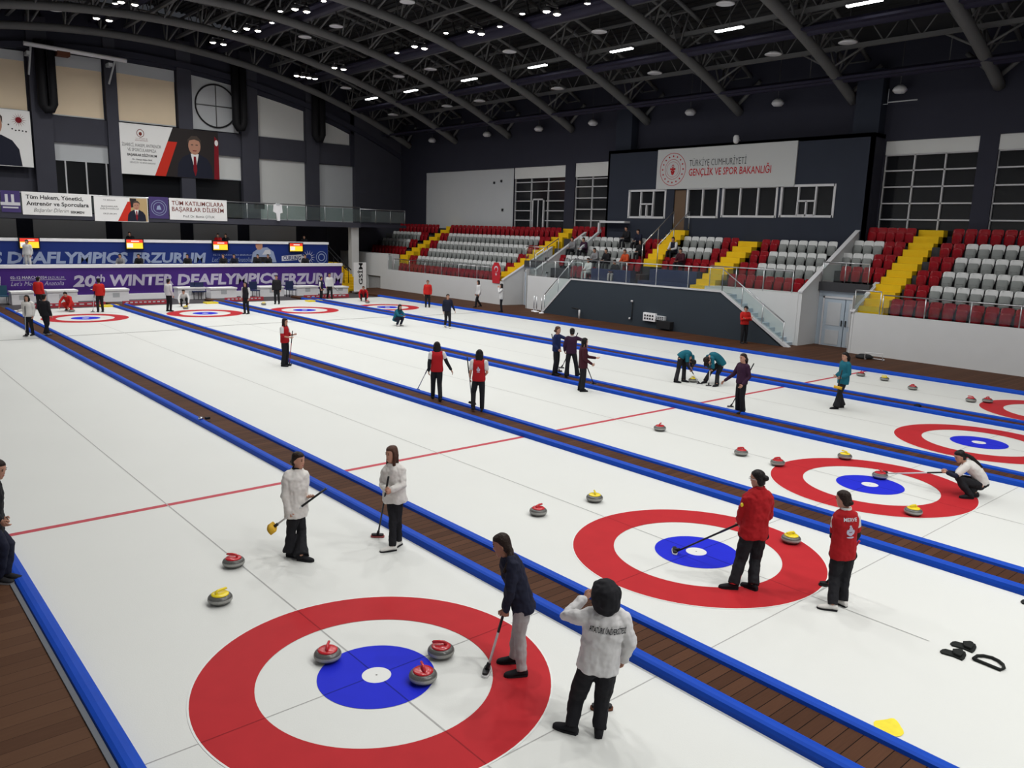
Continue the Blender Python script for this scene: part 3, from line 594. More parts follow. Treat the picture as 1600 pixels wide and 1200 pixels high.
tag(obj('wall_coping', MB().box(32.0, 32.5, 25.2, 27.3, 5.2, 5.32).box(32.0, 32.12, 27.18, 27.3, 4.6, 5.3), 'white_frame'), 'white stepped rail cap beside the spectators under the booth', 'rail cap')
tag(obj('rail_cap', MB().prism([(30.6, 27.25, 3.55), (32.3, 27.25, 4.65), (32.3, 27.25, 4.8), (30.6, 27.25, 3.7)], (0, 0.14, 0)), 'panel_grey'), 'pale sloping rail cap left of the seated spectators', 'rail cap')
# flag on the far stand rail
fy = on(0, 28.0, 776, 424).y
e = empty('flag', (27.97, fy, 1.6), 'red flag with white crescent and star hung on the far stand railing', 'flag')
fb = MB(); fb.prism([(27.96, fy-0.35, 1.35), (27.96, fy+0.35, 1.35), (27.96, fy+0.42, 2.3), (27.96, fy+0.2, 2.62), (27.96, fy-0.2, 2.62), (27.96, fy-0.42, 2.3)], (0.02, 0, 0)); part('cloth', fb, 'cap_red', e)
cm = MB()
for j in range(24):
    a, b = PI*0.30+2*PI*0.85*j/24-PI*0.77, PI*0.30+2*PI*0.85*(j+1)/24-PI*0.77
    P = lambda r, t, o: (27.955, fy-r*math.sin(t), 2.22+o+r*math.cos(t)*1.0)
    cm.face([P(0.19, a-0.2, 0), P(0.19, b-0.2, 0), P(0.145, b-0.2, -0.035), P(0.145, a-0.2, -0.035)])
st = [(27.955, fy-(0.11 if k % 2 == 0 else 0.045)*math.sin(PI*k/5), 1.9+(0.11 if k % 2 == 0 else 0.045)*math.cos(PI*k/5)) for k in range(10)]
cm.face(st); part('crescent_and_star', cm, 'ink_white', e)
# ================================================================ gable (far) wall
YG = 51.5
XC = RC[0]
def gz(x): return arch_z(x, 0.1)
gh = []                                                  # openings (x0,x1,z0,ztop-left,ztop-right)
pil = [(-5.4, -4.5), (-1.0, -0.1), (3.3, 4.3), (7.05, 8.15), (11.3, 12.0), (15.8, 16.75), (20.15, 21.4), (25.15, 26.2), (29.3, XR)]
UP = [(4.3, 7.05, 14.3, 14.4), (8.25, 11.3, 14.55, 14.55), (12.05, 15.8, 14.55, 14.5), (16.75, 20.1, 14.4, 14.0), (21.45, 25.12, 13.7, 12.9), (26.9, 29.3, 12.4, 11.5)]
struct('wall_far', MB().box(-8.6, XR, YG+0.25, YG+0.5, -0.06, 17.5), 'gable_wall')
mbp = MB()
for a, b in pil: mbp.box(a, b, YG-0.25, YG+0.26, 0, 16.4)
for z0, z1 in ((9.2, 10.75), (4.3, 4.82)): mbp.box(-8.6, XR, YG-0.05, YG+0.26, z0, z1)
struct('wall_far_frame', mbp, 'gable_wall')
tops = MB()
for x0, x1, zl, zr in UP: tops.prism([(x0-0.3, YG-0.08, zl), (x1+0.3, YG-0.08, zr), (x1+0.3, YG-0.08, 17.2), (x0-0.3, YG-0.08, 17.2)], (0, 0.3, 0))
tops.box(-8.6, 4.0, YG-0.08, YG+0.2, 14.2, 17.2); tops.box(29, XR, YG-0.08, YG+0.2, 9.2, 17.2)
struct('wall_far_top', tops, 'upper_wall')
# sloping beam along the underside of the roof
bm_ = MB(); xs = [-8.6+42.2*k/30 for k in range(31)]
for a, b in zip(xs, xs[1:]): bm_.prism([(a, YG-0.5, gz(a)-1.15), (b, YG-0.5, gz(b)-1.15), (b, YG-0.5, gz(b)-0.8), (a, YG-0.5, gz(a)-0.8)], (0, 0.45, 0))
struct('wall_far_beam', bm_, 'upper_wall')
def blind(x0, x1, z0, zl, zr, m, label, name='roller_blind', header=None, y=YG+0.12):
    e = empty(name, ((x0+x1)/2, y, z0), label, 'blind', 'window blinds on the far wall')
    hd = header or 0
    part('fabric', MB().prism([(x0, y, z0), (x1, y, z0), (x1, y, zr-hd), (x0, y, zl-hd)], (0, 0.03, 0)), m, e)
    if header: part('cassette', MB().prism([(x0, y-0.06, zl-hd), (x1, y-0.06, zr-hd), (x1, y-0.06, zr), (x0, y-0.06, zl)], (0, 0.09, 0)), 'panel_grey', e)
    part('bottom_bar', MB().box(x0, x1, y-0.02, y+0.05, z0-0.02, z0+0.05), 'panel_grey', e); return e
blind(4.3, 6.9, 10.85, 14.26, 14.3, 'blind_beige', 'beige window blind above the cropped portrait poster at the left edge', header=0.55)
blind(8.25, 11.2, 10.82, 14.5, 14.5, 'blind_beige', 'beige window blind left of the white pole frame, behind the black duct', header=0.75)
blind(12.05, 15.72, 10.85, 14.55, 14.45, 'blind_beige', 'beige window blind directly above the wide white poster', header=0.72)
blind(16.75, 20.08, 10.85, 14.38, 14.0, 'panel_grey', 'white window panel with the round frame', 'window_panel')
blind(21.45, 25.12, 10.76, 13.7, 12.9, 'blind_white', 'white sloping-topped blind right of the round frame', 'window_panel')
blind(26.75, 29.28, 10.66, 12.42, 11.5, 'blind_white', 'smallest white sloping-topped blind, nearest the corner', 'window_panel')
blind(7.5, 11.32, 8.1, 9.2, 9.2, 'panel_grey', 'short grey blind over the mullioned window above the balcony')
blind(16.9, 20.5, 7.56, 9.2, 9.2, 'blind_white', 'pale blind partly behind the wide portrait poster')
blind(21.46, 25.2, 4.85, 9.2, 9.2, 'blind_white', 'tall white blind above the balcony, left of two')
blind(26.12, 29.26, 4.85, 9.15, 9.18, 'panel_grey', 'tall pale blue-grey blind above the balcony, right of two')
e = empty('window_9', (9.4, YG, 5), 'dark mullioned window above the balcony banners', 'window', kind='structure')
part('pane', MB().box(7.5, 11.32, YG+0.16, YG+0.18, 4.85, 8.1), 'window_dark', e)
f = MB()
for x in (8.75, 9.95, 11.15): f.box(x-0.04, x+0.04, YG+0.05, YG+0.16, 4.85, 8.1)
part('window_frame', f, 'white_frame', e)
for i, (a, b) in enumerate(((12.0, 15.8), (16.75, 20.15))): struct('window_%d' % (10+i), MB().box(a, b, YG+0.15, YG+0.2, 4.85, 7.5), 'window_dark')
e = empty('round_vent', (18.5, YG, 12.5), 'round grey window frame with crossed bars on the far wall', 'round window')
ring = MB(); N = 40; rr = 1.43
ring.tube([(18.5+rr*math.cos(2*PI*k/N), YG+0.06, 12.5+rr*math.sin(2*PI*k/N)) for k in range(N+1)], 0.055, 6); part('ring', ring, 'near_black', e)
part('bar', MB().tube([(18.5, YG+0.07, 11.07), (18.5, YG+0.07, 13.93)], 0.035, 6), 'truss_grey', e); part('bar', MB().tube([(17.07, YG+0.07, 12.5), (19.93, YG+0.07, 12.5)], 0.035, 6), 'truss_grey', e)
dp = MB(); dp.face([(18.5+1.38*math.cos(2*PI*k/N), YG+0.1, 12.5+1.38*math.sin(2*PI*k/N)) for k in range(N)]); part('disc', dp, 'panel_grey', e)
# hanging black flexible ducts
for i, (x, zt, zb) in enumerate(((7.85, 15.0, 11.0), (19.85, 15.3, 11.1), (25.95, 14.4, 10.9))):
    e = empty('hanging_duct', (x, YG-0.60, zb), 'black hanging tube with rounded bottom %s' % ('behind the left end of the white pole frame', 'right of the round window frame', 'in front of the smallest white blind')[i], 'duct', 'black hanging tubes')
    part('sleeve', MB().tube([(x-0.22, YG-0.60, zt), (x-0.22, YG-0.60, zb+0.25), (x-0.05, YG-0.60, zb), (x+0.2, YG-0.60, zb+0.05), (x+0.34, YG-0.60, zb+0.35), (x+0.34, YG-0.60, zt)], 0.27, 10), 'black', e)
    part('strap', MB().tube([(x+0.1, YG-0.87, zt), (x+0.1, YG-0.87, zb+0.6)], 0.02, 5), 'near_black', e)
# retracted white pole frame
yh = 50.5
e = empty('pole_frame', (9.6, yh, 14.4), 'long white horizontal pole on two struts high on the far wall', 'pole frame')
part('pole', MB().tube([(6.75, yh, 14.6), (12.45, yh, 14.45)], 0.13, 8), 'bench_white', e)
for xa, za, xb, zb in ((7.12, 14.5, 6.98, 12.9), (11.8, 14.5, 11.43, 12.95)): part('strut', MB().tube([(xa, yh, za), (xb, yh+0.4, zb)], 0.06, 6), 'panel_grey', e)
part('clamp', MB().box(8.5, 9.2, yh-0.1, yh+0.6, 14.2, 14.45), 'pad_brown', e)
for xa in (7.0, 11.5): part('bracket', MB().box(xa-0.12, xa+0.12, yh, YG-0.2, 14.0, 14.2), 'panel_grey', e)
# ---- posters
YP = YG-0.29
def poster_base(x0, x1, z0, z1, label, name='poster'):
    e = empty(name, ((x0+x1)/2, YP, z0), label, 'poster'); part('sheet', MB().box(x0, x1, YP, YP+0.03, z0, z1), 'paper', e); return e
def poly(e, nm, pts, m, y): 
    mb = MB(); mb.face([(x, y, z) for x, z in pts]); return part(nm, mb, m, e)
def ell(cx, cz, rx, rz, n=24): return [(cx+rx*math.cos(2*PI*k/n), cz+rz*math.sin(2*PI*k/n)) for k in range(n)]
def figure(e, cx, z0, h, y, turn=0.0, skin='skin_print'):
    """printed bust of a man in a suit"""
    s = h/3.0; P = lambda *q: [(cx+a*s, z0+b*s) for a, b in q]
    poly(e, 'printed_suit', P((-1.25, 0), (1.25, 0), (1.15, 0.9), (0.85, 1.35), (0.35, 1.6), (-0.35, 1.6), (-0.85, 1.35), (-1.15, 0.9)), 'suit', y-0.004)
    poly(e, 'printed_shirt', P((0, 0.35), (0.28, 1.62), (-0.28, 1.62)), 'paper', y-0.006)
    poly(e, 'printed_tie', P((0, 0.1), (0.13, 0.5), (0.08, 1.45), (-0.08, 1.45), (-0.13, 0.5)), 'tie_red', y-0.008)
    poly(e, 'printed_face', ell(cx, z0+2.15*s, 0.42*s, 0.58*s), skin, y-0.008)
    poly(e, 'printed_hair', P((-0.44, 2.2), (-0.46, 2.55), (-0.2, 2.82), (0.2, 2.84), (0.46, 2.56), (0.44, 2.2), (0.36, 2.5), (0, 2.6), (-0.36, 2.5)), 'hair_print', y-0.010)
    poly(e, 'printed_features', P((-0.24, 2.26), (-0.08, 2.26), (-0.08, 2.2), (-0.24, 2.2)), 'hair_print', y-0.010); poly(e, 'printed_features', P((0.08, 2.26), (0.24, 2.26), (0.24, 2.2), (0.08, 2.2)), 'hair_print', y-0.010)
    poly(e, 'printed_features', P((-0.16, 1.86), (0.16, 1.86), (0.1, 1.8), (-0.1, 1.8)), 'tie_red', y-0.010)
R3_, U3_ = (1, 0, 0), (0, 0, 1)
e = poster_base(2.6, 6.92, 7.52, 10.82, 'white poster with a suited man and red sunburst, cut by the left edge')
figure(e, 4.95, 7.55, 3.3, YP); sb = MB()
for k in range(16):
    a = 2*PI*k/16; sb.face([(6.3+0.16*math.cos(a-0.1), YP-0.006, 10.25+0.16*math.sin(a-0.1)), (6.3+0.42*math.cos(a), YP-0.006, 10.25+0.42*math.sin(a)), (6.3+0.16*math.cos(a+0.1), YP-0.006, 10.25+0.16*math.sin(a+0.1))])
sb.face([(x, YP-0.006, z) for x, z in ell(6.3, 10.25, 0.17, 0.17)]); part('sunburst', sb, 'tie_red', e)
for k in range(6): poly(e, 'printed_star', ell(5.75+0.18*k, 9.75-0.02*abs(k-3)+0.25*(k == 0)-0.1*(k > 1), 0.05, 0.05, 6), 'ink_black', YP-0.006)
x0, x1, z0, z1 = 11.97, 18.42, 7.5, 10.72
e = poster_base(x0, x1, z0, z1, 'wide white poster with red stripe, suited man and flag on the far wall')
poly(e, 'printed_panel', [(15.35, z1), (x1, z1), (x1, z0), (14.05, z0)], 'dark_photo', YP-0.002)
poly(e, 'printed_stripe', [(15.35-0.37, z0+2.3), (15.35+0.25, z0+2.3), (14.75, z0), (14.05, z0)], 'paper_red', YP-0.003)
figure(e, 16.75, z0+0.02, 2.95, YP); poly(e, 'printed_flag', [(18.05, z0), (18.42, z0), (18.42, z1-0.6), (18.15, z1-0.3)], 'tie_red', YP-0.005); poly(e, 'printed_flag', ell(18.28, z1-0.75, 0.12, 0.2), 'paper', YP-0.006)
em = MB(); 
for k in range(24):
    a, b = 2*PI*k/24, 2*PI*(k+1)/24; em.face([(13.25+0.24*math.cos(a), YP-0.005, 10.15+0.26*math.sin(a)), (13.25+0.24*math.cos(b), YP-0.005, 10.15+0.26*math.sin(b)), (13.25+0.2*math.cos(b), YP-0.005, 10.15+0.22*math.sin(b)), (13.25+0.2*math.cos(a), YP-0.005, 10.15+0.22*math.sin(a))])
em.face([(x, YP-0.005, z) for x, z in ell(13.25, 10.12, 0.1, 0.12)]); part('emblem', em, 'ink_brown', e)
for body, z, w, h, b, m in (('T.C. GENÇLİK VE', 9.78, 0.75, 0.07, 0.0, 'ink_brown'), ('SPOR BAKANLIĞI', 9.66, 0.8, 0.07, 0.0, 'ink_brown'), ('İDARECİ, HAKEM, ANTRENÖR', 9.28, 2.45, 0.2, -0.005, 'ink_black'), ('VE SPORCULARIMIZA', 8.98, 1.8, 0.2, -0.005, 'ink_black'), ('BAŞARILAR DİLİYORUM', 8.68, 1.85, 0.15, 0.03, 'ink_black'), ('Dr. Osman Aşkın BAK', 8.42, 1.25, 0.10, 0.015, 'ink_black'), ('GENÇLİK VE SPOR BAKANI', 8.22, 1.6, 0.10, -0.005, 'ink_black')):
    text('lettering', body, m, (13.3, YP-0.002, z), R3_, U3_, width=w, height=h, parent=e, bold=b, align='C')
# ================================================================ balcony and tiers under the far wall
YBL = 46.5
struct('floor_balcony', MB().box(-8.6, 27.0, YBL, YG+0.2, 4.45, 4.8, 'gable_wall').box(26.4, 27.0, YBL+0.3, YBL+0.8, -0.06, 4.5, 'white_wall'), 'gable_wall')
struct('wall_terrace', MB().box(-8.6, 26.4, 50.6, 50.9, 3.0, 4.45), 'upper_wall')
for i, (a, b) in enumerate(((1.5, 5.6), (6.5, 10.6), (11.6, 15.3), (16.2, 19.3), (20.2, 23.8))):
    tag(obj('wall_panel', MB().box(a, b, 50.5, 50.6, 3.2, 4.4), 'panel_dark'), 'dark grey wall panel under the balcony, %s from the left' % ORD[i], 'panel', 'panels under the balcony')
e = railing([(-6, YBL+0.06, 4.8), (27.0, YBL+0.06, 4.8)], 1.1, 'long steel and glass balcony railing on the far wall', m='balcony_glass', step=1.45, r=0.025)
railing([(27.0, YBL+0.06, 4.8), (30.9, YBL+0.06, 4.8)], 1.0, 'short dark railing right of the balcony, in the corner', step=1.3, m='balcony_glass')
tag(obj('balcony_shelf', MB().box(27.0, 31.0, YBL, YG, 4.5, 4.7), 'upper_wall'), 'dark landing at the right end of the balcony', 'landing', None, 'structure')
# banners on the balcony rail
YQ = YBL-0.03
def banner(px0, px1, pyt, pyb, label, m='paper', name='banner', tilt=0.0):
    a, b = on(1, YQ, px0, pyt), on(1, YQ, px1, pyb)
    c = on(1, YQ, px1, pyt); x0, x1 = a.x, b.x; zt = a.z; zb = on(1, YQ, px0, pyb).z
    e = empty(name, ((x0+x1)/2, YQ, zb), label, 'banner', 'banners on the balcony'); part('cloth', MB().box(x0, x1, YQ-0.01, YQ+0.01, zb, zt), m, e); return e, x0, x1, zb, zt
e, x0, x1, zb, zt = banner(0, 33, 297, 331, 'purple banner panel with a white tower logo, left end of the balcony', 'logo_purple')
lg = MB(); cx = (x0+x1)/2-0.05
for dx in (-0.22, 0.08): lg.box(cx+dx, cx+dx+0.14, YQ-0.02, YQ-0.012, zb+0.55, zt-0.2)
lg.box(cx-0.45, cx+0.5, YQ-0.02, YQ-0.012, zb+0.38, zb+0.55); lg.box(cx-0.35, cx+0.4, YQ-0.02, YQ-0.012, zb+0.22, zb+0.3); part('logo', lg, 'ink_white', e)
e, x0, x1, zb, zt = banner(33, 144, 299, 335, 'white banner beginning Tüm Hakem, second on the balcony'); H = zt-zb
text('lettering', 'Tüm Hakem, Yönetici,', 'ink_black', (x0+0.2, YQ-0.012, zb+H*0.70), R3_, U3_, width=(x1-x0)*0.82, height=H*0.17, parent=e, bold=0.02)
text('lettering', 'Antrenör ve Sporculara', 'ink_black', (x0+0.2, YQ-0.012, zb+H*0.42), R3_, U3_, width=(x1-x0)*0.9, height=H*0.17, parent=e, bold=0.02)
text('lettering', 'Başarılar Dilerim', 'ink_black', (x0+0.55, YQ-0.012, zb+H*0.14), R3_, U3_, width=(x1-x0)*0.5, height=H*0.17, parent=e, bold=-0.01, shear=0.35)
text('lettering', 'SEKMEN', 'ink_black', (x0+(x1-x0)*0.68, YQ-0.012, zb+H*0.12), R3_, U3_, width=(x1-x0)*0.2, height=H*0.1, parent=e, bold=0.03)
e, x0, x1, zb, zt = banner(146, 232, 306, 345, 'white banner with a red slash and two suited men, middle of the balcony'); H = zt-zb; W = x1-x0
poly(e, 'printed_panel', [(x0+W*0.66, zt-0.03), (x1-0.03, zt-0.03), (x1-0.03, zb+0.03), (x0+W*0.6, zb+0.03)], 'paper_tan', YQ-0.012); poly(e, 'printed_stripe', [(x0+W*0.62, zt-0.25), (x0+W*0.68, zt-0.25), (x0+W*0.66, zb+0.03), (x0+W*0.42, zb+0.03)], 'paper_red', YQ-0.013)
figure(e, x0+W*0.78, zb+0.03, H*0.9, YQ-0.012); poly(e, 'printed_figure', [(x0+W*0.66, zt-0.05), (x0+W*0.78, zt-0.05), (x0+W*0.8, zt-0.5), (x0+W*0.68, zt-0.6)], 'dark_photo', YQ-0.014)
for k, (w, z) in enumerate(((0.22, 0.83), (0.30, 0.58), (0.34, 0.48), (0.24, 0.28))): text('lettering', ('T.C. ERZURUM', 'BAŞARILAR', 'DİLİYORUZ', 'ERZURUM')[k], 'ink_black', (x0+W*0.28, YQ-0.012, zb+H*z), R3_, U3_, width=W*w, height=H*0.055, parent=e, align='C')
e, x0, x1, zb, zt = banner(232, 264, 307, 341, 'purple banner panel with a round white seal, on the balcony', 'logo_purple'); cx, cz = (x0+x1)/2, (zb+zt)/2
rg = MB()
for r0, r1 in ((0.44, 0.47), (0.31, 0.34)):
    for k in range(30):
        a, b = 2*PI*k/30, 2*PI*(k+1)/30; rg.face([(cx+r1*math.cos(a), YQ-0.014, cz+r1*math.sin(a)), (cx+r0*math.cos(a), YQ-0.014, cz+r0*math.sin(a)), (cx+r0*math.cos(b), YQ-0.014, cz+r0*math.sin(b)), (cx+r1*math.cos(b), YQ-0.014, cz+r1*math.sin(b))])
rg.face([(x, YQ-0.014, z) for x, z in ((cx-0.15, cz-0.12), (cx+0.15, cz-0.12), (cx+0.05, cz+0.16), (cx-0.1, cz+0.1))]); part('seal', rg, 'ink_paleblue', e)
e, x0, x1, zb, zt = banner(264, 355, 309, 343, 'white banner in red capitals, right end of the balcony'); H = zt-zb; W = x1-x0
text('lettering', 'TÜM KATILIMCILARA', 'ink_brown', (x0+W*0.04, YQ-0.012, zb+H*0.68), R3_, U3_, width=W*0.9, height=H*0.19, parent=e, bold=0.01)
text('lettering', 'BAŞARILAR DİLERİM', 'ink_brown', (x0+W*0.04, YQ-0.012, zb+H*0.40), R3_, U3_, width=W*0.9, height=H*0.19, parent=e, bold=0.01)
text('lettering', 'Prof. Dr. Bumin ÇITLIK', 'ink_black', (x0+W*0.5, YQ-0.012, zb+H*0.12), R3_, U3_, width=W*0.55, height=H*0.11, parent=e, align='C')
a = on(1, YQ, 427, 319); e = empty('jacket', (a.x, YQ, a.z-1), 'white jacket hung over the balcony railing', 'jacket'); part('cloth', MB().prism([(a.x, YQ-0.02, a.z), (a.x+0.55, YQ-0.02, a.z), (a.x+0.6, YQ-0.02, a.z-0.55), (a.x+0.42, YQ-0.02, a.z-0.6), (a.x+0.4, YQ-0.02, a.z-1.1), (a.x+0.22, YQ-0.02, a.z-1.1), (a.x+0.15, YQ-0.02, a.z-0.6), (a.x-0.05, YQ-0.02, a.z-0.5)], (0, -0.12, 0)), 'bench_white', e); part('collar', MB().box(a.x+0.15, a.x+0.4, YQ-0.17, YQ-0.02, a.z-0.05, a.z+0.06), 'panel_grey', e)
a = on(1, YQ, 408, 323); tag(obj('speaker_box', MB().box(a.x-0.3, a.x+0.3, YQ+0.1, YQ+0.4, a.z-0.15, a.z+0.2), 'near_black'), 'small black box behind the balcony glass left of the white jacket', 'box')
# purple and blue tiers
YA, YB_ = 44.0, 45.5
XA1, XB1 = 24.0, 23.75
struct('wall_tier_lower', MB().box(-8.6, XA1, YA, YA+0.2, -0.06, 1.86), 'white_wall'); struct('floor_tier', MB().box(-8.6, XA1, YA+0.2, YB_, 1.5, 1.66), 'concrete')
struct('wall_tier_upper', MB().box(-8.6, XB1, YB_, YB_+0.2, 1.66, 3.3), 'white_wall'); struct('floor_terrace', MB().box(-8.6, XB1, YB_+0.2, 50.7, 2.4, 2.55), 'concrete')
tag(obj('wall_coping', MB().box(-8.6, XA1+0.03, YA-0.08, YA+0.32, 1.80, 1.98), 'bench_white'), 'white coping along the top of the purple banner', 'coping')
tag(obj('wall_coping', MB().box(-8.6, XB1+0.03, YB_-0.08, YB_+0.3, 3.22, 3.38), 'bench_white'), 'white coping along the top of the blue banner', 'coping')
e = empty('banner', (12, YA, 0.3), 'long purple banner reading 20th WINTER DEAFLYMPICS ERZURUM', 'banner'); part('cloth', MB().box(-8.0, XA1-0.02, YA-0.03, YA, 0.28, 1.80), 'banner_purple', e)
def tz(px, pyt, pyb, Y): return on(1, Y, px, pyt), on(1, Y, px, pyb)
def wtext(e, body, Y, px0, px1, pyt, pyb, m, bold=0.04, shear=0.12, align='L'):
    a, b = on(1, Y, px0, pyb), on(1, Y, px1, pyb); t = on(1, Y, px0, pyt)
    return text('lettering', body, m, (a.x, Y-0.035, a.z), R3_, U3_, width=b.x-a.x, height=t.z-a.z, parent=e, bold=bold, shear=shear)
wtext(e, '20', YA, 114, 150, 431, 447.5, 'ink_lilac'); wtext(e, 'th', YA, 150, 164, 429, 440, 'ink_lilac', 0.02); wtext(e, 'WINTER', YA, 172, 271, 430, 446, 'ink_lilac'); wtext(e, 'DEAFLYMPICS', YA, 277, 434, 429, 445, 'ink_lilac'); wtext(e, 'ERZURUM', YA, 439, 536, 428, 444, 'ink_lilac')
wtext(e, '02-12 MARCH 2024', YA, 16, 73, 432, 436, 'ink_lilac', 0.02, 0); wtext(e, 'ERZURUM', YA, 75, 100, 432, 436, 'ink_lilac', -0.01, 0); wtext(e, "Let's Meet in Anatolia", YA, 17, 100, 440, 447, 'ink_lilac', -0.01, 0.35); wtext(e, 'M', YA, -12, 2, 433, 447, 'ink_lilac')
a, b = on(1, YA, 16, 438), on(1, YA, 103, 438); part('rule', MB().box(a.x, b.x, YA-0.036, YA-0.034, a.z-0.012, a.z+0.012), 'ink_lilac', e)
e = empty('banner', (12, YB_, 1.7), 'long blue banner reading DEAFLYMPICS ERZURUM above the purple one', 'banner'); part('cloth', MB().box(-8.0, XB1-0.02, YB_-0.03, YB_, 1.67, 3.22), 'banner_blue', e)
wtext(e, 'DEAFLYMPICS', YB_, 11, 200, 394, 411, 'ink_paleblue'); wtext(e, 'ERZURUM', YB_, 207, 322, 395, 410, 'ink_paleblue'); wtext(e, 'S', YB_, -10, 4, 394, 411, 'ink_paleblue')
wtext(e, '02-12 MARCH 2024 ERZURUM', YB_, 333, 395, 397, 399.5, 'ink_paleblue', 0.0, 0); wtext(e, "Let's Meet in Anatolia", YB_, 331, 392, 402, 409, 'ink_paleblue', -0.01, 0.35); wtext(e, 'CURLING', YB_, 442, 470, 400, 406, 'banner_blue', 0.02, 0.1)
a, b = on(1, YB_, 440, 408), on(1, YB_, 471, 399); part('print_patch', MB().prism([(a.x, YB_-0.034, a.z), (b.x, YB_-0.034, a.z+0.1), (b.x, YB_-0.034, b.z+0.08), (a.x, YB_-0.034, b.z-0.05)], (0, 0.004, 0)), 'ink_white', e)
sb = MB(); c = on(1, YB_, 482, 402)
for k in range(14):
    t = 2*PI*k/14; sb.face([(c.x+0.2*math.cos(t-0.12), YB_-0.036, c.z+0.2*math.sin(t-0.12)), (c.x+0.5*math.cos(t), YB_-0.036, c.z+0.5*math.sin(t)), (c.x+0.2*math.cos(t+0.12), YB_-0.036, c.z+0.2*math.sin(t+0.12))])
sb.face([(c.x-0.55+0.25*math.cos(t), YB_-0.036, c.z-0.12+0.25*math.sin(t)) for t in [2*PI*k/20 for k in range(20)]]); part('sunburst', sb, 'ink_white', e)
c = on(1, YB_, 502, 402); rg = MB()
for r0, r1 in ((0.38, 0.42), (0.2, 0.26)):
    for k in range(24):
        t, u = 2*PI*k/24, 2*PI*(k+1)/24; rg.face([(c.x+r1*math.cos(t), YB_-0.036, c.z+r1*math.sin(t)), (c.x+r0*math.cos(t), YB_-0.036, c.z+r0*math.sin(t)), (c.x+r0*math.cos(u), YB_-0.036, c.z+r0*math.sin(u)), (c.x+r1*math.cos(u), YB_-0.036, c.z+r1*math.sin(u))])
part('seal', rg, 'ink_paleblue', e)
# a printed player on the blue banner
a = on(1, YB_, 412, 411); pm = MB(); Yp = YB_-0.036
for pts in ([(-0.9, 0.05), (0.9, 0.05), (0.7, 0.75), (0.25, 1.05), (-0.3, 1.0), (-0.75, 0.7)],): pm.face([(a.x+u, Yp, a.z+v) for u, v in pts], 'ink_paleblue')
pm.face([(a.x+u, Yp-0.002, a.z+v) for u, v in ell(-0.3, 1.15, 0.24, 0.28)], 'skin_print'); pm.face([(a.x+u, Yp-0.003, a.z+v) for u, v in ((-0.55, 1.2), (-0.05, 1.25), (0.0, 1.42), (-0.45, 1.45))], 'tie_red'); pm.face([(a.x+u, Yp-0.003, a.z+v) for u, v in ((-0.1, 0.55), (0.5, 0.6), (0.45, 0.9), (0.1, 0.85))], 'ink_white'); pm.face([(a.x+u, Yp-0.003, a.z+v) for u, v in ((-0.8, 0.05), (0.6, 0.05), (0.5, 0.4), (-0.7, 0.4))], 'dark_photo')
part('printed_player', pm, None, e)
# screens hung on the upper tier
for i, (px, py) in enumerate(((46, 380), (210.5, 381.5), (344.5, 384), (463, 386.5))):
    c = on(1, YB_-0.2, px, py); Ys = YB_-0.2
    e = empty('scoreboard_screen', (c.x, Ys, c.z), 'small red and yellow screen on the blue tier, %s from the left' % ORD[i], 'screen', 'score screens')
    part('case', MB().box(c.x-0.52, c.x+0.52, Ys, Ys+0.1, c.z-0.34, c.z+0.32), 'black', e)
    part('display', MB().box(c.x-0.46, c.x+0.46, Ys-0.004, Ys, c.z-0.26, c.z+0.27), 'screen_yellow', e)
    part('display_header', MB().box(c.x-0.46, c.x+0.46, Ys-0.008, Ys-0.004, c.z+0.08, c.z+0.27), 'screen_red', e)
    part('display_figures', MB().box(c.x-0.44, c.x-0.1, Ys-0.008, Ys-0.004, c.z-0.2, c.z+0.04).box(c.x-0.2, c.x+0.25, Ys-0.012, Ys-0.008, c.z+0.14, c.z+0.2), 'screen_white', e)
# corner stairs, upper yellow stairs
tag(obj('stair_flight', (lambda m: [m.box(24.15, 25.9-0.07*k, YA+0.25*k, 48.0, -0.06, 0.19*(k+1)) for k in range(10)] and m)(MB()), 'stair_yellow'), 'yellow corner stairs right of the purple banner end', 'stairs', 'yellow stairs by the tiers')
tag(obj('stair_flight', (lambda m: [m.box(23.8, 24.9, 47.6+0.25*k, 50.6, 1.6, 1.9+0.18*k) for k in range(6)] and m)(MB()), 'stair_yellow'), 'upper yellow stairs behind the end of the blue banner', 'stairs', 'yellow stairs by the tiers')
for s, x in enumerate((24.15, 24.5)):
    e = empty('handrail', (x, YA+0.2, 0.5), 'black sloping handrail beside the corner stairs, %s of the pair' % ('left', 'right')[s], 'handrail', 'black handrails'); part('rail', MB().tube([(x+0.4, YA+0.3, 1.5), (x-0.2, YA+2.9, 3.3)], 0.04, 6), 'black', e)
    for u in (0.1, 0.5, 0.9): part('post', MB().tube([(x+0.4-0.6*u, YA+0.3+2.6*u, 0.2+1.8*u), (x+0.4-0.6*u, YA+0.3+2.6*u, 1.5+1.8*u)], 0.025, 5), 'black', e)
# roll-up banner
a, b = on(1, 43.0, 553, 464), on(1, 43.0, 572, 410)
e = empty('roll_up_banner', ((a.x+b.x)/2, 43.0, 0), 'tall white roll-up banner with dark lettering beside the corner stairs', 'banner stand'); part('sheet', MB().box(a.x, b.x, 42.99, 43.01, 0.1, b.z), 'paper', e); part('foot', MB().box(a.x-0.05, b.x+0.05, 42.85, 43.15, 0, 0.1), 'steel', e)
text('lettering', 'GSİM', 'ink_black', ((a.x+b.x)/2+0.2, 42.985, 0.55), (0, 0, 1), (-1, 0, 0), width=1.5, height=0.3, parent=e, bold=0.02)
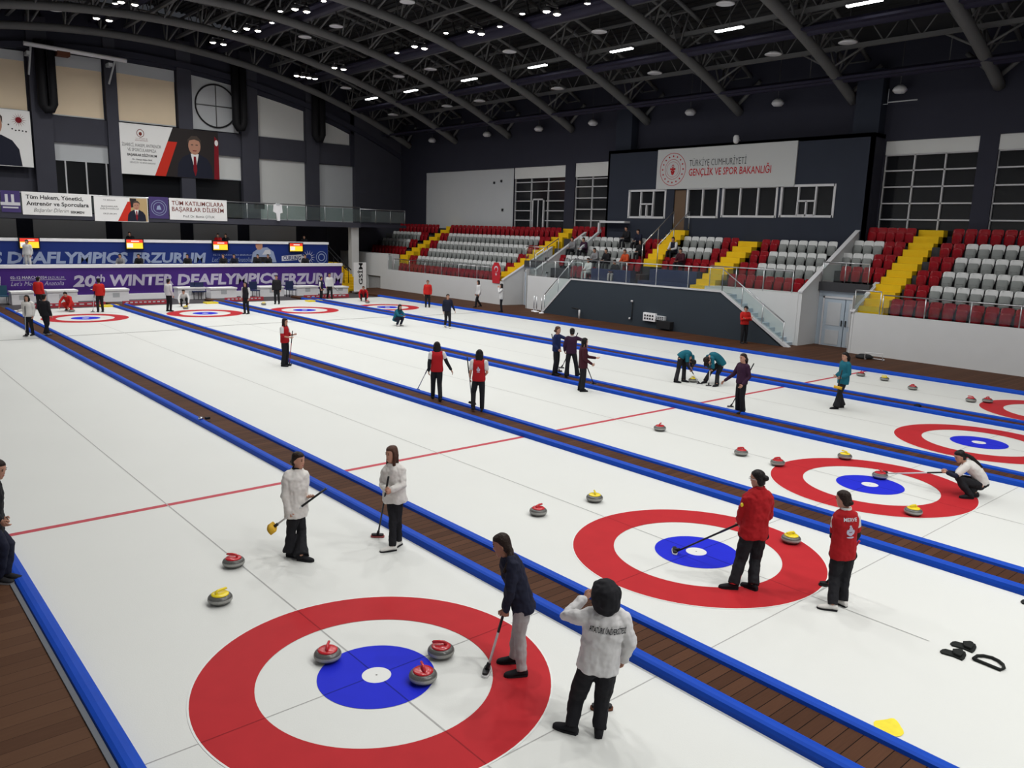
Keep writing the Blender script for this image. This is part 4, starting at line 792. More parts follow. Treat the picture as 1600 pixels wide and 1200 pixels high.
# white padded benches in front of the purple wall
for i, (pa, pb, pt, pg) in enumerate(((19, 54, 456, 473), (75, 122, 454, 470.5), (162, 202, 452, 468.5), (279, 321, 449.5, 466), (330, 370, 450, 464.5), (407, 444, 448, 463.5), (465, 497, 447.5, 463), (520, 544, 448, 463))):
    yb = 42.8; g0, g1 = on(1, yb, pa, pg), on(1, yb, pb, pg); zt = on(1, yb, pa, pt).z; zz = -0.06
    e = empty('bench', ((g0.x+g1.x)/2, yb, zz), 'white padded box bench before the purple banner, %s from the left' % ORD[i], 'bench', 'white benches')
    part('box', MB().box(g0.x, g1.x, yb, yb+0.8, zz, zt-0.1), 'bench_white', e); part('cushion', MB().box(g0.x-0.03, g1.x+0.03, yb-0.05, yb+0.85, zt-0.1, zt), 'paper', e)
    part('badge', MB().box((g0.x+g1.x)/2-0.18, (g0.x+g1.x)/2+0.18, yb-0.006, yb, zz+0.25, zz+0.5), 'panel_grey', e)
tag(obj('kerb', MB().box(-2, 24.0, YA-0.15, YA-0.04, -0.06, 0.28), 'bench_white'), 'low white kerb along the foot of the purple banner', 'kerb')
def chair(px, py, label, m='chair_blue'):
    p = gnd(px, py, -0.05); p.y = min(p.y, 43.1); p = on(1, p.y, px, py); z = -0.06
    e = empty('chair', (p.x, p.y, z), label, 'chair', 'blue chairs by the benches')
    part('seat', MB().box(p.x-0.26, p.x+0.26, p.y-0.25, p.y+0.25, z+0.43, z+0.49), m, e); part('backrest', MB().box(p.x-0.26, p.x+0.26, p.y+0.2, p.y+0.26, z+0.5, z+1.0), m, e)
    for dx in (-0.22, 0.22):
        for dy in (-0.21, 0.21): part('leg', MB().tube([(p.x+dx, p.y+dy, z), (p.x+dx, p.y+dy, z+0.45)], 0.02, 5), 'black', e)
for i, (px, py, m) in enumerate(((5, 476, 'chair_teal'), (307, 467, 'chair_blue'), (314, 467, 'chair_blue'), (398, 465, 'chair_blue'), (455, 463.5, 'chair_blue'))):
    chair(px, py, '%s chair before the purple banner, %s from the left' % ('teal' if 'teal' in m else 'navy blue', ORD[i]), m)
# corner: extinguisher sign, chair row
a = on(0, XR, 597, 318); a = on(1, YG-0.1, 597, 318)
e = empty('wall_sign', (a.x, a.y, a.z), 'red sign on the dark wall in the far corner', 'sign'); part('plate', MB().box(a.x-0.55, a.x+0.35, a.y-0.06, a.y, a.z-0.35, a.z+0.4), 'cap_red', e); part('symbol', MB().box(a.x-0.1, a.x+0.2, a.y-0.07, a.y-0.06, a.z-0.12, a.z+0.05), 'cap_yellow', e)
# ================================================================ roof
TY = [6.68+6.1823*k for k in range(-2, 8)]               # truss positions along the hall
def arc_pts(dr, n, x0=-8.0, x1=XR, y=0.0):
    a0, a1 = math.asin((x0-RC[0])/(RR+dr)), math.asin((x1-RC[0])/(RR+dr))
    return [Vector((RC[0]+(RR+dr)*math.sin(a0+(a1-a0)*i/n), y, RC[1]+(RR+dr)*math.cos(a0+(a1-a0)*i/n))) for i in range(n+1)]
rf = MB(); A = arc_pts(2.65, 60, -9, XR+1.5); ys = [-9, 52]
for a, b in zip(A, A[1:]): rf.face([(a.x, -19, a.z), (b.x, -19, b.z), (b.x, 52, b.z), (a.x, 52, a.z)])
struct('ceiling', rf, 'roof_deck', 'dark arched corrugated roof deck')
rb = MB()                                                # deck ribs
for k in range(0, 120):
    x = -8+0.345*k; z = arch_z(x, 2.6)
    if x < XR+0.5: rb.box(x, x+0.10, -19, 52, z-0.03, z+0.05)
struct('ceiling_ribs', rb, 'roof_deck')
TN = {0: 'nearest', 1: 'second', 2: 'third', 3: 'fourth', 4: 'fifth', 5: 'sixth', 6: 'seventh', 7: 'eighth'}
for ti, y in enumerate(TY):
    n = ti-2
    e = empty('roof_truss', (12.57, y, 15.7), 'arched grey tubular roof truss, %s' % ('against the far gable wall' if n == 7 else (TN[n]+' of those meeting the right wall' if n >= 0 else 'overhead behind the viewer')), 'roof truss', 'arched roof trusses')
    if n < 0: e['label'] = 'arched grey tubular roof truss overhead, outside the photo, %s' % ('first' if n == -1 else 'second')
    N = 22
    bot = arc_pts(0.0, 88, y=y); part('bottom_chord', MB().tube(bot, 0.235, 12), 'truss_grey', e)
    for s in (-0.55, 0.55): part('top_chord', MB().tube(arc_pts(1.55, 44, y=y+s), 0.10, 7), 'truss_grey', e)
    P = arc_pts(0.0, N, y=y)
    for s in (-0.55, 0.55):
        Q = arc_pts(1.55, N, y=y+s); w = MB()
        for i in range(N):
            w.tube([P[i], Q[i]], 0.05, 6); w.tube([P[i], (Q[i]+Q[i+1])/2], 0.05, 6) if i % 1 == 0 else 0
        part('web_lattice', w, 'truss_grey', e)
    cr = MB(); Q0, Q1 = arc_pts(1.55, N, y=y-0.55), arc_pts(1.55, N, y=y+0.55)
    for a, b in zip(Q0, Q1): cr.tube([a, b], 0.04, 5)
    part('cross_tie', cr, 'truss_grey', e)
    if n >= -1 and n < 7:                                # knee braces down-run to the purlins on either side
        for x in (2.9, 6.1, 9.3, 12.6, 15.8, 19.1, 22.3, 25.4, 28.4, 31.2):
            kb = MB(); zz = arch_z(x, 0)
            for s in (-1, 1): kb.tube([(x, y, zz), (x+0.15, y+s*1.5, arch_z(x, 0.75))], 0.055, 6)
            part('knee_brace', kb, 'truss_grey', e)
    # bearing struts at the wall
    bs = MB(); z = arch_z(XR-0.4, 0)
    for s in (-1, 1): bs.tube([(XR-0.3, y, z+0.1), (XR-0.3, y+s*1.3, z+1.2)], 0.10, 7)
    part('bearing_strut', bs, 'truss_grey', e)
# lattice purlins along the hall
for i, x in enumerate((-3.8, -0.5, 2.9, 6.1, 9.3, 12.6, 15.8, 19.1, 22.3, 25.4, 28.4, 31.2)):
    z0, z1 = arch_z(x, 0.75), arch_z(x, 1.75)
    e = empty('lattice_purlin', (x, 20, z0), 'grey lattice purlin running the length of the hall, %s from the right wall' % ORD[11-i], 'purlin', 'lattice purlins')
    part('lower_chord', MB().box(x-0.09, x+0.09, -8, 51, z0-0.09, z0+0.09), 'truss_grey', e); part('upper_chord', MB().box(x-0.06, x+0.06, -8, 51, z1-0.06, z1+0.06), 'truss_grey', e)
    w = MB(); y = -8.0; k = 0
    while y < 50.5:
        w.tube([(x, y, z0), (x, y+0.77, z1)], 0.032, 5); w.tube([(x, y+0.77, z1), (x, y+1.545, z0)], 0.032, 5); y += 1.5456
    part('web_lattice', w, 'truss_grey', e)
# dark ducts slung below the purlins
for i, (x, dr, w) in enumerate(((4.6, 0.7, 0.5), (11.2, 0.8, 0.55), (18.2, 0.55, 0.6), (24.35, 0.45, 0.6), (28.75, 0.2, 0.4), (32.15, 0.1, 0.32))):
    z = arch_z(x, dr)
    e = empty('air_duct', (x, 20, z), 'dark purple-black duct running the length of the roof, %s from the right wall' % ORD[5-i], 'duct', 'long roof ducts')
    part('duct_body', MB().tube([(x, -8, z), (x, 51, z)], w*0.62, 12), 'duct_dark', e)
    part('service_tray', MB().box(x-w*0.7-0.35, x-w*0.7, -8, 51, z-0.12, z-0.02), 'duct_dark', e)
    h = MB()
    for y in TY: h.tube([(x, y+1.5, z), (x, y+1.5, arch_z(x, 1.7))], 0.02, 5)
    part('hanger', h, 'truss_grey', e)
# ---- lamps
def flood(x, y, z, label, group='floodlights under the roof', n=2, gap=0.66):
    e = empty('floodlight', (x, y, z), label, 'lamp', group)
    part('bracket', MB().tube([(x-gap*0.6, y, z+0.30), (x+gap*0.6, y, z+0.30)], 0.04, 6).tube([(x, y, z+0.3), (x, y, z+0.75)], 0.03, 6), 'lamp_shell', e)
    for k in range(n):
        u = x+gap*(k-(n-1)/2); s = part('shade', MB().lathe([(0.05, 0.27), (0.12, 0.25), (0.19, 0.12), (0.21, 0.0), (0.195, 0.0), (0.15, 0.1)], 16, (u, y, z), caps=False), 'lamp_shell', e)
        part('lamp_glass', MB().lathe([(0.0, 0.08), (0.10, 0.07), (0.165, 0.02), (0.12, -0.03), (0.0, -0.05)], 14, (u, y, z)), 'lamp_on', s)
    return e
RW = {2.6: 'leftmost lamp row', 9.65: 'lamp row second from the left', 16.4: 'lamp row nearer the roof ridge', 22.85: 'rightmost bright lamp row'}
for rx in ROWS_X:
    L = sorted(ROWS_Y[rx], reverse=True)
    for k, ry in enumerate(L): flood(rx, ry, arch_z(rx, -0.28), 'bright twin floodlight, %s from the far wall in the %s' % (ORD[k], RW[rx]))
flood(22.85, 46.6, arch_z(22.85, -0.28), 'cluster of four bright floodlights in the far corner of the roof', n=4, gap=0.46)
for k, (px, py) in enumerate(((180, 6), (367, 49), (425, 36), (506, 2), (620, 83), (697, 52), (781, 42), (816, 22), (918, 6), (438, 18))):
    p = onarch(px, py, 0.2); e = empty('spot_lamp', p, 'single small bright lamp under the roof, %s of the lone ones' % ORD[k], 'lamp', 'single small roof lamps')
    part('shade', MB().lathe([(0.03, 0.22), (0.12, 0.18), (0.15, 0.0)], 12, p, caps=False), 'lamp_shell', e); part('lamp_glass', MB().lathe([(0.0, 0.05), (0.13, 0.03), (0.08, -0.02), (0.0, -0.03)], 12, p), 'lamp_on', e)
for k, y in enumerate((45.2, 40.2, 33.9, 27.8, 21.7, 15.5, 9.5, 3.3)):
    x = 27.15; z = arch_z(x, -0.1); e = empty('led_bar', (x, y, z), 'lit white bar lamp under the roof, %s from the far wall' % ORD[k], 'lamp', 'white bar lamps')
    part('housing', MB().box(x-0.12, x+0.12, y-0.72, y+0.72, z, z+0.1), 'lamp_shell', e); part('tube', MB().box(x-0.10, x+0.10, y-0.68, y+0.68, z-0.05, z), 'led_on', e)
    part('hanger', MB().tube([(x, y, z+0.1), (x, y, z+0.9)], 0.02, 5), 'lamp_shell', e)
dn = {19.0: ((39.0, 35.3, 28.3, 22, 16), 'row right of the ridge'), 25.36: ((45.6, 38.9, 35.4, 28.1, 21.55, 14.5, 8), 'middle row'), 29.4: ((45.9, 39.2, 35.7, 28.5, 21.4, 14.65, 11.2), 'row above the stands'), 33.05: ((46.1, 39.4, 34.0, 29.1, 21.8, 16.5, 10.5), 'row along the right wall'), 7.1: ((44.0, 37.5), 'row at the far left')}
for x, (L, nm) in dn.items():
    for k, y in enumerate(L):
        z = arch_z(x, -0.15); e = empty('high_bay_lamp', (x, y, z), 'unlit pale disc lamp, %s from the far wall in the %s' % (ORD[k], nm), 'lamp', 'unlit disc lamps under the roof')
        if x > 33: part('shade', MB().lathe([(0.0, 0.30), (0.12, 0.29), (0.24, 0.2), (0.3, 0.1), (0.3, 0.05), (0.2, -0.06), (0, -0.08)], 16, (x, y, z)), 'lamp_disc', e)
        else: part('shade', MB().lathe([(0.0, 0.12), (0.2, 0.12), (0.38, 0.03), (0.38, 0.0), (0.3, -0.02), (0, -0.02)], 18, (x, y, z)), 'lamp_disc', e)
        part('hanger', MB().tube([(x, y, z+0.1), (x, y, (z+0.82 if x in (19.0, 25.36) else arch_z(x, 2.62)))], 0.02, 5), 'lamp_shell', e)
# closing walls out of the photo (left side and behind the viewer)
struct('wall_left', MB().box(-9, -8.6, -19, 52, -0.06, 14), 'white_wall'); struct('wall_near', MB().box(-9, 35.2, -19.3, -19, -0.06, 18), 'white_wall')
p = on(0, 33.3, 1425, 150); tag(obj('pipe_bracket', MB().tube([(33.2, p.y+1.9, 11.3), (33.2, p.y+1.9, 10.65), (33.2, p.y+1.0, 10.65), (33.2, p.y+1.0, 11.3)], 0.02, 5).tube([(33.2, p.y+1.0, 10.72), (33.2, p.y-0.3, 10.72)], 0.03, 5), 'panel_grey'), 'thin pale pipe bracket on the wall top above the near window', 'bracket')
# ================================================================ stones, brooms, small things on the ice
def stone_proto(c):
    r = empty('curling_stone', (0, 0, 0))
    prof = [(0.0, 0.0), (0.06, 0.0), (0.10, 0.006), (0.128, 0.022), (0.1425, 0.042), (0.1455, 0.052)]
    up = [(0.1455, 0.074), (0.1415, 0.088), (0.128, 0.104), (0.105, 0.114), (0.075, 0.117), (0.0, 0.117)]
    part('granite_body', MB().lathe(prof+up, 40), 'granite', r)
    part('striking_band', MB().lathe([(0.1450, 0.046), (0.1472, 0.052), (0.1472, 0.074), (0.1448, 0.080)], 40, caps=False), 'granite_band', r)
    part('handle_cap', MB().lathe([(0.106, 0.1140), (0.107, 0.121), (0.095, 0.130), (0.05, 0.136), (0.0, 0.138)], 28), c, r)
    part('handle_grip', MB().tube([(-0.045, 0, 0.130), (-0.055, 0, 0.150), (-0.035, 0, 0.168), (0.02, 0, 0.172), (0.085, 0, 0.166), (0.098, 0, 0.158)], [0.017, 0.017, 0.016, 0.0155, 0.015, 0.008], 10), c, r)
    return r
SP = {'red': stone_proto('cap_red'), 'yellow': stone_proto('cap_yellow')}; SU = {}
def stone(px, py, c, label, rz=0.0, xy=None):
    r = SP[c] if c not in SU else dup(SP[c]); SU[c] = 1
    p = gnd(px, py, 0.06) if xy is None else Vector((*xy, 0)); r.location = (p.x, p.y, 0.002); r.rotation_euler = (0, 0, rz)
    tag(r, label, 'curling stone', c+' handled curling stones'); return r
stone(365, 878, 'red', 'red handled curling stone on the ice behind the yellow one, nearest sheet', 2.3)
stone(344, 935, 'yellow', 'yellow handled curling stone left of the nearest rings', 0.2)
stone(512, 1023, 'red', 'red handled stone on the left edge of the nearest blue ring', 0.9)
stone(689, 1017, 'red', 'red handled stone at the upper right of the nearest blue ring', 2.4)
stone(661, 1056, 'red', 'red handled stone overlapping the right side of the nearest blue ring', 1.2)
stone(841, 799, 'red', 'red handled stone on open ice left of the second rings', 0.1)
stone(929, 778, 'yellow', 'yellow handled stone on open ice just above the second rings', 0.9)
stone(1236, 842, 'yellow', 'yellow handled stone on the red ring behind the person in the red jacket', 2.8)
stone(1031, 669, 'red', 'red handled stone alone on the third sheet, nearest the red hog line', 0.4)
stone(1158, 707, 'red', 'red handled stone on open ice left of the third rings', 2.7)
stone(1215, 723, 'red', 'red handled stone touching the left edge of the third rings', 2.8)
stone(1320, 713, 'yellow', 'yellow handled stone on the upper edge of the third rings', 1.3)
stone(1375, 743, 'red', 'red handled stone on the third blue ring at the broom of the crouching player', 0.9)
stone(1427, 799, 'yellow', 'yellow handled stone on the near part of the third red ring', 2.8)
stone(1083, 594, 'yellow', 'yellow handled stone being swept by the two teal players', 1.3)
stone(1345, 585, 'red', 'dark looking stone right behind the player in the long teal coat', 0.3)
stone(1382, 592, 'yellow', 'yellow handled stone on the farthest sheet, second right of the teal coat', 2.2)
stone(1426, 606, 'red', 'red handled stone on the farthest sheet right of the yellow one', 2.9)
stone(1517, 625, 'red', 'left of the two stones beside the farthest rings', 1.6)
stone(1543, 626, 'red', 'right of the two stones beside the farthest rings', 2.9)
for px, py, c, l in ((427, 486.5, 'red', 'tiny far stone in front of the red crouching player'), (290, 481, 'yellow', 'tiny far stone by the white crouching player'), (574, 472, 'red', 'tiny far stone by the crouching player at the last far house'), (412, 475, 'yellow', 'tiny far stone by the black clad standing player')):
    if px == 427: px, py = 112, 485.5
    stone(px, py, c, l)
def broom(a, b, label, pad='pad_white', pole='pole_white', across=None, lift=False, grip=True, L=0.2):
    """a = top of the pole, b = pad on the ice (or in the air when lift)"""
    a, b = Vector(a), Vector(b)
    e = empty('curling_broom', b, label, 'broom', 'curling brooms')
    d = (a-b).normalized()
    part('pole', MB().tube([b+d*0.04, a], 0.0135, 8), pole, e)
    if grip: part('grip', MB().tube([a-d*0.42, a], 0.0155, 8), 'pole_black', e)
    ac = Vector(across).normalized() if across is not None else Vector((d.x, d.y, 0)).cross(Vector((0, 0, 1))).normalized()
    n = Vector((0, 0, 1)) if not lift else d
    if lift: ac = (ac-d*ac.dot(d)).normalized()
    f = n.cross(ac).normalized(); c = b+n*0.012 if not lift else b
    def slab(z0, z1, l, w, k=14):
        return [[c+ac*(l*math.copysign(abs(math.cos(t))**0.6, math.cos(t)))+f*(w*math.copysign(abs(math.sin(t))**0.6, math.sin(t)))+n*z for t in [2*PI*j/k for j in range(k)]] for z in (z0, z1)]
    part('head', MB().loft(slab(0.012, 0.04, L*0.46, 0.034)), 'pole_black' if pad != 'pad_yellow' else pad, e)
    part('pad', MB().loft(slab(-0.012, 0.014, L*0.52, 0.042) if not lift else slab(-0.03, 0.05, L*0.5, 0.055)), pad, e)
    part('joint', MB().tube([c+n*0.03, c+d*0.11], 0.022, 8), 'pole_black', e)
    return e
# hacks and slide ring on the second sheet
def flat_from(pts, h=0.028, z=0.002):                      # outline measured on the ice
    return [gnd(*q, 0)+UPV*z for q in pts], UPV*h
UPV = Vector((0, 0, 1))
def hack(dx, dy, label):
    out = [(1484.5, 1007), (1488, 1004.5), (1493, 1004), (1503, 1006.5), (1518, 1006), (1524, 1008.5), (1525.5, 1013), (1523, 1018), (1519, 1021), (1505, 1015), (1487, 1010)]
    P_, h = flat_from([(x+dx, y+dy) for x, y in out]); c = sum(P_, Vector((0, 0, 0)))/len(P_)
    e = empty('hack', (c.x, c.y, 0), label, 'hack', 'black rubber hacks'); part('base_plate', MB().prism(P_, h*0.6), 'rubber', e)
    Q_ = [p.lerp(c, 0.25)+UPV*0.016 for p in P_[3:10]]; part('foot_rest', MB().prism(Q_, UPV*0.03), 'rubber', e)
hack(0, 0, 'black rubber hack in the ice, upper of the pair'); hack(-16, 12, 'black rubber hack in the ice, lower of the pair')
outer = [(1520.5, 1031.5), (1527, 1027), (1537, 1027), (1550, 1030), (1560, 1035), (1567, 1041), (1568.5, 1046), (1563, 1049)]
inner = [(1530, 1031.5), (1535, 1030.5), (1547, 1032.5), (1555, 1036), (1560, 1041), (1559, 1044)]
pts = [gnd(*q) for q in outer]; rg = MB().tube([p+UPV*0.02 for p in pts+[pts[0]]], 0.018, 8)
tag(obj('rubber_handle', rg, 'rubber'), 'black D shaped rubber ring on the ice beside the hacks', 'ring')
hack(110, -66, 'black hack cut by the right edge of the photo')
p = gnd(1388, 1138); sp = MB(); sp.face([(p.x+(0.17+0.03*math.sin(3*t))*math.cos(t)*1.1, p.y+(0.12+0.02*math.cos(4*t))*math.sin(t), 0.004) for t in [2*PI*k/22 for k in range(22)]])
tag(obj('paint_spot', sp, 'yellow_paint'), 'flat yellow paint spot on the ice by the nearest walkway', 'paint spot')
p = gnd(318, 662); e = empty('measuring_device', (p.x, p.y, 0.11), 'tiny silver gadget with dark clip lying on the blue bumper', 'gadget'); q = Vector((S*0+HW+0.08, p.y, 0.115))
part('body', MB().lathe([(0, 0), (0.05, 0), (0.05, 0.05), (0, 0.06)], 12, q), 'steel', e); part('clip', MB().box(q.x+0.1, q.x+0.2, q.y-0.06, q.y+0.02, 0.1, 0.15), 'black', e)
p = gnd(1442, 631, 0.1); tag(obj('glove', MB().lathe([(0, 0), (0.09, 0.0), (0.1, 0.04), (0.05, 0.08), (0, 0.08)], 10), 'black'), 'small dark item lying on the farthest plank walkway', 'glove').location = (4*S-HW-0.45, p.y, 0.056)
# ================================================================ people
UP = Vector((0, 0, 1)); BAKE = []; FINGERS = {}
def ering(c, u, v, a, b, n=14, p=1.0):
    return [c+u*(a*math.copysign(abs(math.cos(t))**p, math.cos(t)))+v*(b*math.copysign(abs(math.sin(t))**p, math.sin(t))) for t in [2*PI*j/n for j in range(n)]]
def limb(mb, pts, rad, flat=1.0, side=None, n=12, capr=True):
    """round tapered limb through pts; rounded ends"""
    pts = [Vector(p) for p in pts]; rings = []; ref = side
    P, Rr = [], []
    d0, d1 = (pts[1]-pts[0]).normalized(), (pts[-1]-pts[-2]).normalized()
    if capr:
        for t in (1.0, 0.86, 0.5): P.append(pts[0]-d0*rad[0]*t*0.95); Rr.append(rad[0]*math.sqrt(max(0.0004, 1-t*t)))
    for i, (p, r) in enumerate(zip(pts, rad)):
        P.append(p); Rr.append(r)
        if i < len(pts)-1: P.append((p+pts[i+1])/2); Rr.append((r+rad[i+1])/2*1.0)
    if capr:
        for t in (0.5, 0.86, 1.0): P.append(pts[-1]+d1*rad[-1]*t*0.95); Rr.append(rad[-1]*math.sqrt(max(0.0004, 1-t*t)))
    for i, p in enumerate(P):
        d = (P[min(i+1, len(P)-1)]-P[max(i-1, 0)]).normalized()
        u = (ref if ref is not None else (Vector((1, 0, 0)) if abs(d.x) < 0.8 else Vector((0, 1, 0))))
        u = (u-d*u.dot(d)).normalized(); v = d.cross(u).normalized(); ref = u
        rings.append(ering(p, u, v, Rr[i], Rr[i]*flat, n))
    mb.loft(rings)
def blob(mb, c, u, v, w, a, b, h, n=14, m=7):
    rings = []
    for k in range(m+1):
        t = -1+2*k/m; r = math.sqrt(max(0.004, 1-t*t)); rings.append(ering(c+w*(h*t), u, v, a*r, b*r, n))
    mb.loft(rings)
FOLDS = bpy.data.textures.new('folds', 'CLOUDS'); FOLDS.noise_scale = 0.085; FOLDS.noise_depth = 1
def remesh_obj(name, mb, m, parent, vox, smooth=4, fac=0.5, folds=0.0):
    o = part(name, mb, m, parent) if parent is not None else obj(name, mb, m)
    for p in o.data.polygons: p.use_smooth = True
    r = o.modifiers.new('r', 'REMESH'); r.mode = 'VOXEL'; r.voxel_size = vox; r.use_smooth_shade = True
    s = o.modifiers.new('s', 'SMOOTH'); s.factor = fac; s.iterations = smooth
    if folds and vox < 0.0125:
        d = o.modifiers.new('d', 'DISPLACE'); d.texture = FOLDS; d.strength = folds; d.mid_level = 0.5; d.texture_coords = 'LOCAL'
    BAKE.append(o); return o
def bake_all():
    dg = bpy.context.evaluated_depsgraph_get()
    for o in BAKE:
        me = bpy.data.meshes.new_from_object(o.evaluated_get(dg)); mats = [s for s in o.data.materials]
        o.modifiers.clear(); o.data = me
        me.materials.clear()
        for m in mats: me.materials.append(m)
        me.polygons.foreach_set('material_index', [0]*len(me.polygons)); me.polygons.foreach_set('use_smooth', [True]*len(me.polygons))
        if o.name in FINGERS:
            bm = bmesh.new(); bm.from_mesh(me); f = FINGERS[o.name].mesh('f'); bm.from_mesh(f); bm.to_mesh(me); bm.free()
            me.polygons.foreach_set('use_smooth', [True]*len(me.polygons)); me.polygons.foreach_set('material_index', [0]*len(me.polygons))
LOC = dict(head=(0, .02, 1.505), neck=(0, -.01, 1.345), lsh=(-.165, -.01, 1.30), rsh=(.165, -.01, 1.30), lel=(-.215, -.03, 1.03), rel=(.215, -.03, 1.03), lwr=(-.215, .06, .80), rwr=(.215, .06, .80),
           pel=(0, 0, .88), lhip=(-.078, 0, .86), rhip=(.078, 0, .86), lkn=(-.095, .02, .46), rkn=(.095, .02, .46), lan=(-.105, -.03, .075), ran=(.105, -.03, .075))
def facing(phi):                                         # 0 = away from the viewer, 90 = to the picture's right, 180 = towards the viewer
    a = math.radians(phi); return (FH*math.cos(a)+RH*math.sin(a)).normalized()
def pose(base, F, H=1.62, **ov):
    R = F.cross(UP).normalized(); s = H/1.62; J = {}
    for k, v in {**LOC, **ov}.items(): J[k] = Vector(base)+R*(v[0]*s)+F*(v[1]*s)+UP*(v[2]*s)
    return J
def hand(mb, fg, wr, el, F, side, curl=0.35, s=1.0, palm=None, fingers=True):
    d = (wr-el).normalized(); a = (F-d*F.dot(d))
    if palm is not None: a = (palm-d*palm.dot(d))
    if a.length < 0.05: a = UP-d*UP.dot(d)
    a.normalize(); nrm = d.cross(a).normalized()*side     # palm side, towards the body
    c = wr+d*0.045*s; blob(mb, c, a, nrm, d, 0.042*s, 0.019*s, 0.055*s, 10, 6)
    for i, (o, L) in enumerate(((0.030, 0.066), (0.010, 0.076), (-0.011, 0.070), (-0.030, 0.055))):
        b = wr+d*0.075*s+a*o*s; q = [b-d*0.02*s, b]; t = 0.0; L2 = L*s; cc = curl*(1+0.12*i)
        for f_ in (0.42, 0.32, 0.26):
            t += cc; q.append(q[-1]+(d*math.cos(t)+nrm*math.sin(t)+a*0.03*(o/0.03))*(L2*f_))
        limb(fg, q, [0.0095*s, 0.0095*s, 0.009*s, 0.008*s, 0.0068*s], n=8)
    b = wr+d*0.03*s+a*0.034*s
    limb(fg, [b-a*0.012*s, b+a*0.024*s+d*0.022*s+nrm*0.006*s, b+a*(0.034-0.02*curl)*s+d*0.05*s+nrm*(0.012+0.02*curl)*s], [0.012*s, 0.0105*s, 0.0085*s], n=8)
HEADP = [(-.118, .026, .026, .050), (-.100, .046, .050, .034), (-.065, .059, .074, .016), (-.02, .068, .088, .005), (.02, .073, .094, 0), (.06, .072, .093, -.004), (.09, .058, .077, -.006), (.108, .034, .046, -.008), (.117, .012, .016, -.008)]
HAIRP = [(-.085, .058, .040, -.052), (-.04, .076, .060, -.042), (.0, .083, .069, -.034), (.04, .085, .082, -.022), (.07, .081, .095, -.009), (.098, .066, .083, -.007), (.118, .040, .050, -.008), (.128, .014, .018, -.008)]
def person(label, J, F, hair='dark', style='short', jacket='black', trousers='black', shoes='black', sole=None, skin='skin', sleeves=None, hem=0.05, flare=0.0, H=1.62, vox=0.011, faceF=None, curl=(0.35, 0.35), toes=None, group=None, looks=None, fit=1.0, collar=None, headup=None, pony=None, legfit=1.0, shoe_z=None, palms=(None, None), cat='person', vest=None, eyes=True, feet=True):
    s = H/1.62; R = F.cross(UP).normalized(); fF = (faceF or F).normalized()
    base = Vector((J['pel'].x, J['pel'].y, min(J['lan'].z, J['ran'].z)-0.075*s)); zb = base.z
    body = MB(); fg = MB()
    tu = (J['neck']-J['pel']).normalized(); shs = (J['rsh']-J['lsh']); shs = (shs-tu*shs.dot(tu))
    shs = shs.normalized() if shs.length > 0.08 else (R-tu*R.dot(tu)).normalized()
    hps = (J['rhip']-J['lhip']); hps = (hps-tu*hps.dot(tu)); hps = hps.normalized() if hps.length > 0.05 else shs
    if hps.dot(shs) < 0: hps = shs
    bend = J.get('belly', (J['pel']+J['neck'])/2)
    def spine(t):
        p0, p1, p2 = J['pel']-tu*0.05*s, bend, J['neck']
        if t < 0: return p0+(p1-p0)*(2*t)
        if t > 1: return p2+(p2-p1)*(2*(t-1))
        return p0*(1-t)**2+p1*2*t*(1-t)+p2*t*t
    def torso(mb, k=0.0, t0=0.0, prof=((0, .135, .095), (.12, .160, .108), (.3, .140, .098), (.48, .132, .095), (.68, .148, .105), (.84, .150, .098), (.95, .115, .075), (1.0, .062, .058)), fit_=1.0):
        rings = []
        for t, a, b in prof:
            if t < t0: continue
            w = hps.lerp(shs, t).normalized(); ax = (spine(t+.05)-spine(t-.05)).normalized(); w = (w-ax*w.dot(ax)).normalized(); fr = ax.cross(w).normalized()
            rings.append(ering(spine(t), w, fr, (a*fit_+k)*s, (b*fit_+k)*s, 18, 0.9))
        mb.loft(rings)
    torso(body)
    for q in 'lr':
        limb(body, [J[q+'sh'].lerp(J['neck'], 0.35), J[q+'sh'], J[q+'el'], J[q+'wr']], [0.05*s, 0.047*s, 0.037*s, 0.025*s])
        limb(body, [J[q+'hip'], J[q+'kn'], J[q+'an']], [0.083*s, 0.053*s, 0.036*s])
        limb(body, [J[q+'kn'].lerp(J[q+'an'], 0.15), J[q+'kn'].lerp(J[q+'an'], 0.35)], [0.05*s, 0.052*s])
        hand(body, fg, J[q+'wr'], J[q+'el'], F, 1 if q == 'l' else -1, curl[0 if q == 'l' else 1], s, palms[0 if q == 'l' else 1])
    hc = J['head']; hu = headup or ((hc-J['neck']).normalized()*0.55+UP*0.45).normalized(); ff = (fF-hu*fF.dot(hu)).normalized(); hr = ff.cross(hu).normalized()
    limb(body, [J['neck']-hu*0.03*s, hc-hu*0.07*s], [0.054*s, 0.050*s])
    body.loft([ering(hc+hu*z*s+ff*o*s, hr, ff, a*s, b*s, 18) for z, a, b, o in HEADP])
    body.loft([ering(hc+ff*(y)*s+hu*z*s, hr, hu, a*s, b*s, 8) for y, z, a, b in ((.070, -.012, .013, .030), (.092, -.018, .011, .022), (.106, -.026, .007, .010), (.110, -.028, .003, .004))])
    for sg in (-1, 1): blob(body, hc+hr*sg*0.073*s-ff*0.008*s-hu*0.012*s, ff, hu, hr, 0.018*s, 0.032*s, 0.010*s, 8, 4)
    root = empty_body = remesh_obj('person', body, skin, None, vox, 3)
    # origin at the feet
    root.location = base
    root.data.transform(Matrix.Translation(-base)); f2 = MB(); f2.v = [tuple(Vector(v)-base) for v in fg.v]; f2.f = fg.f; f2.mi = fg.mi; f2.sm = fg.sm; FINGERS[root.name] = f2
    tag(root, label, cat, group)
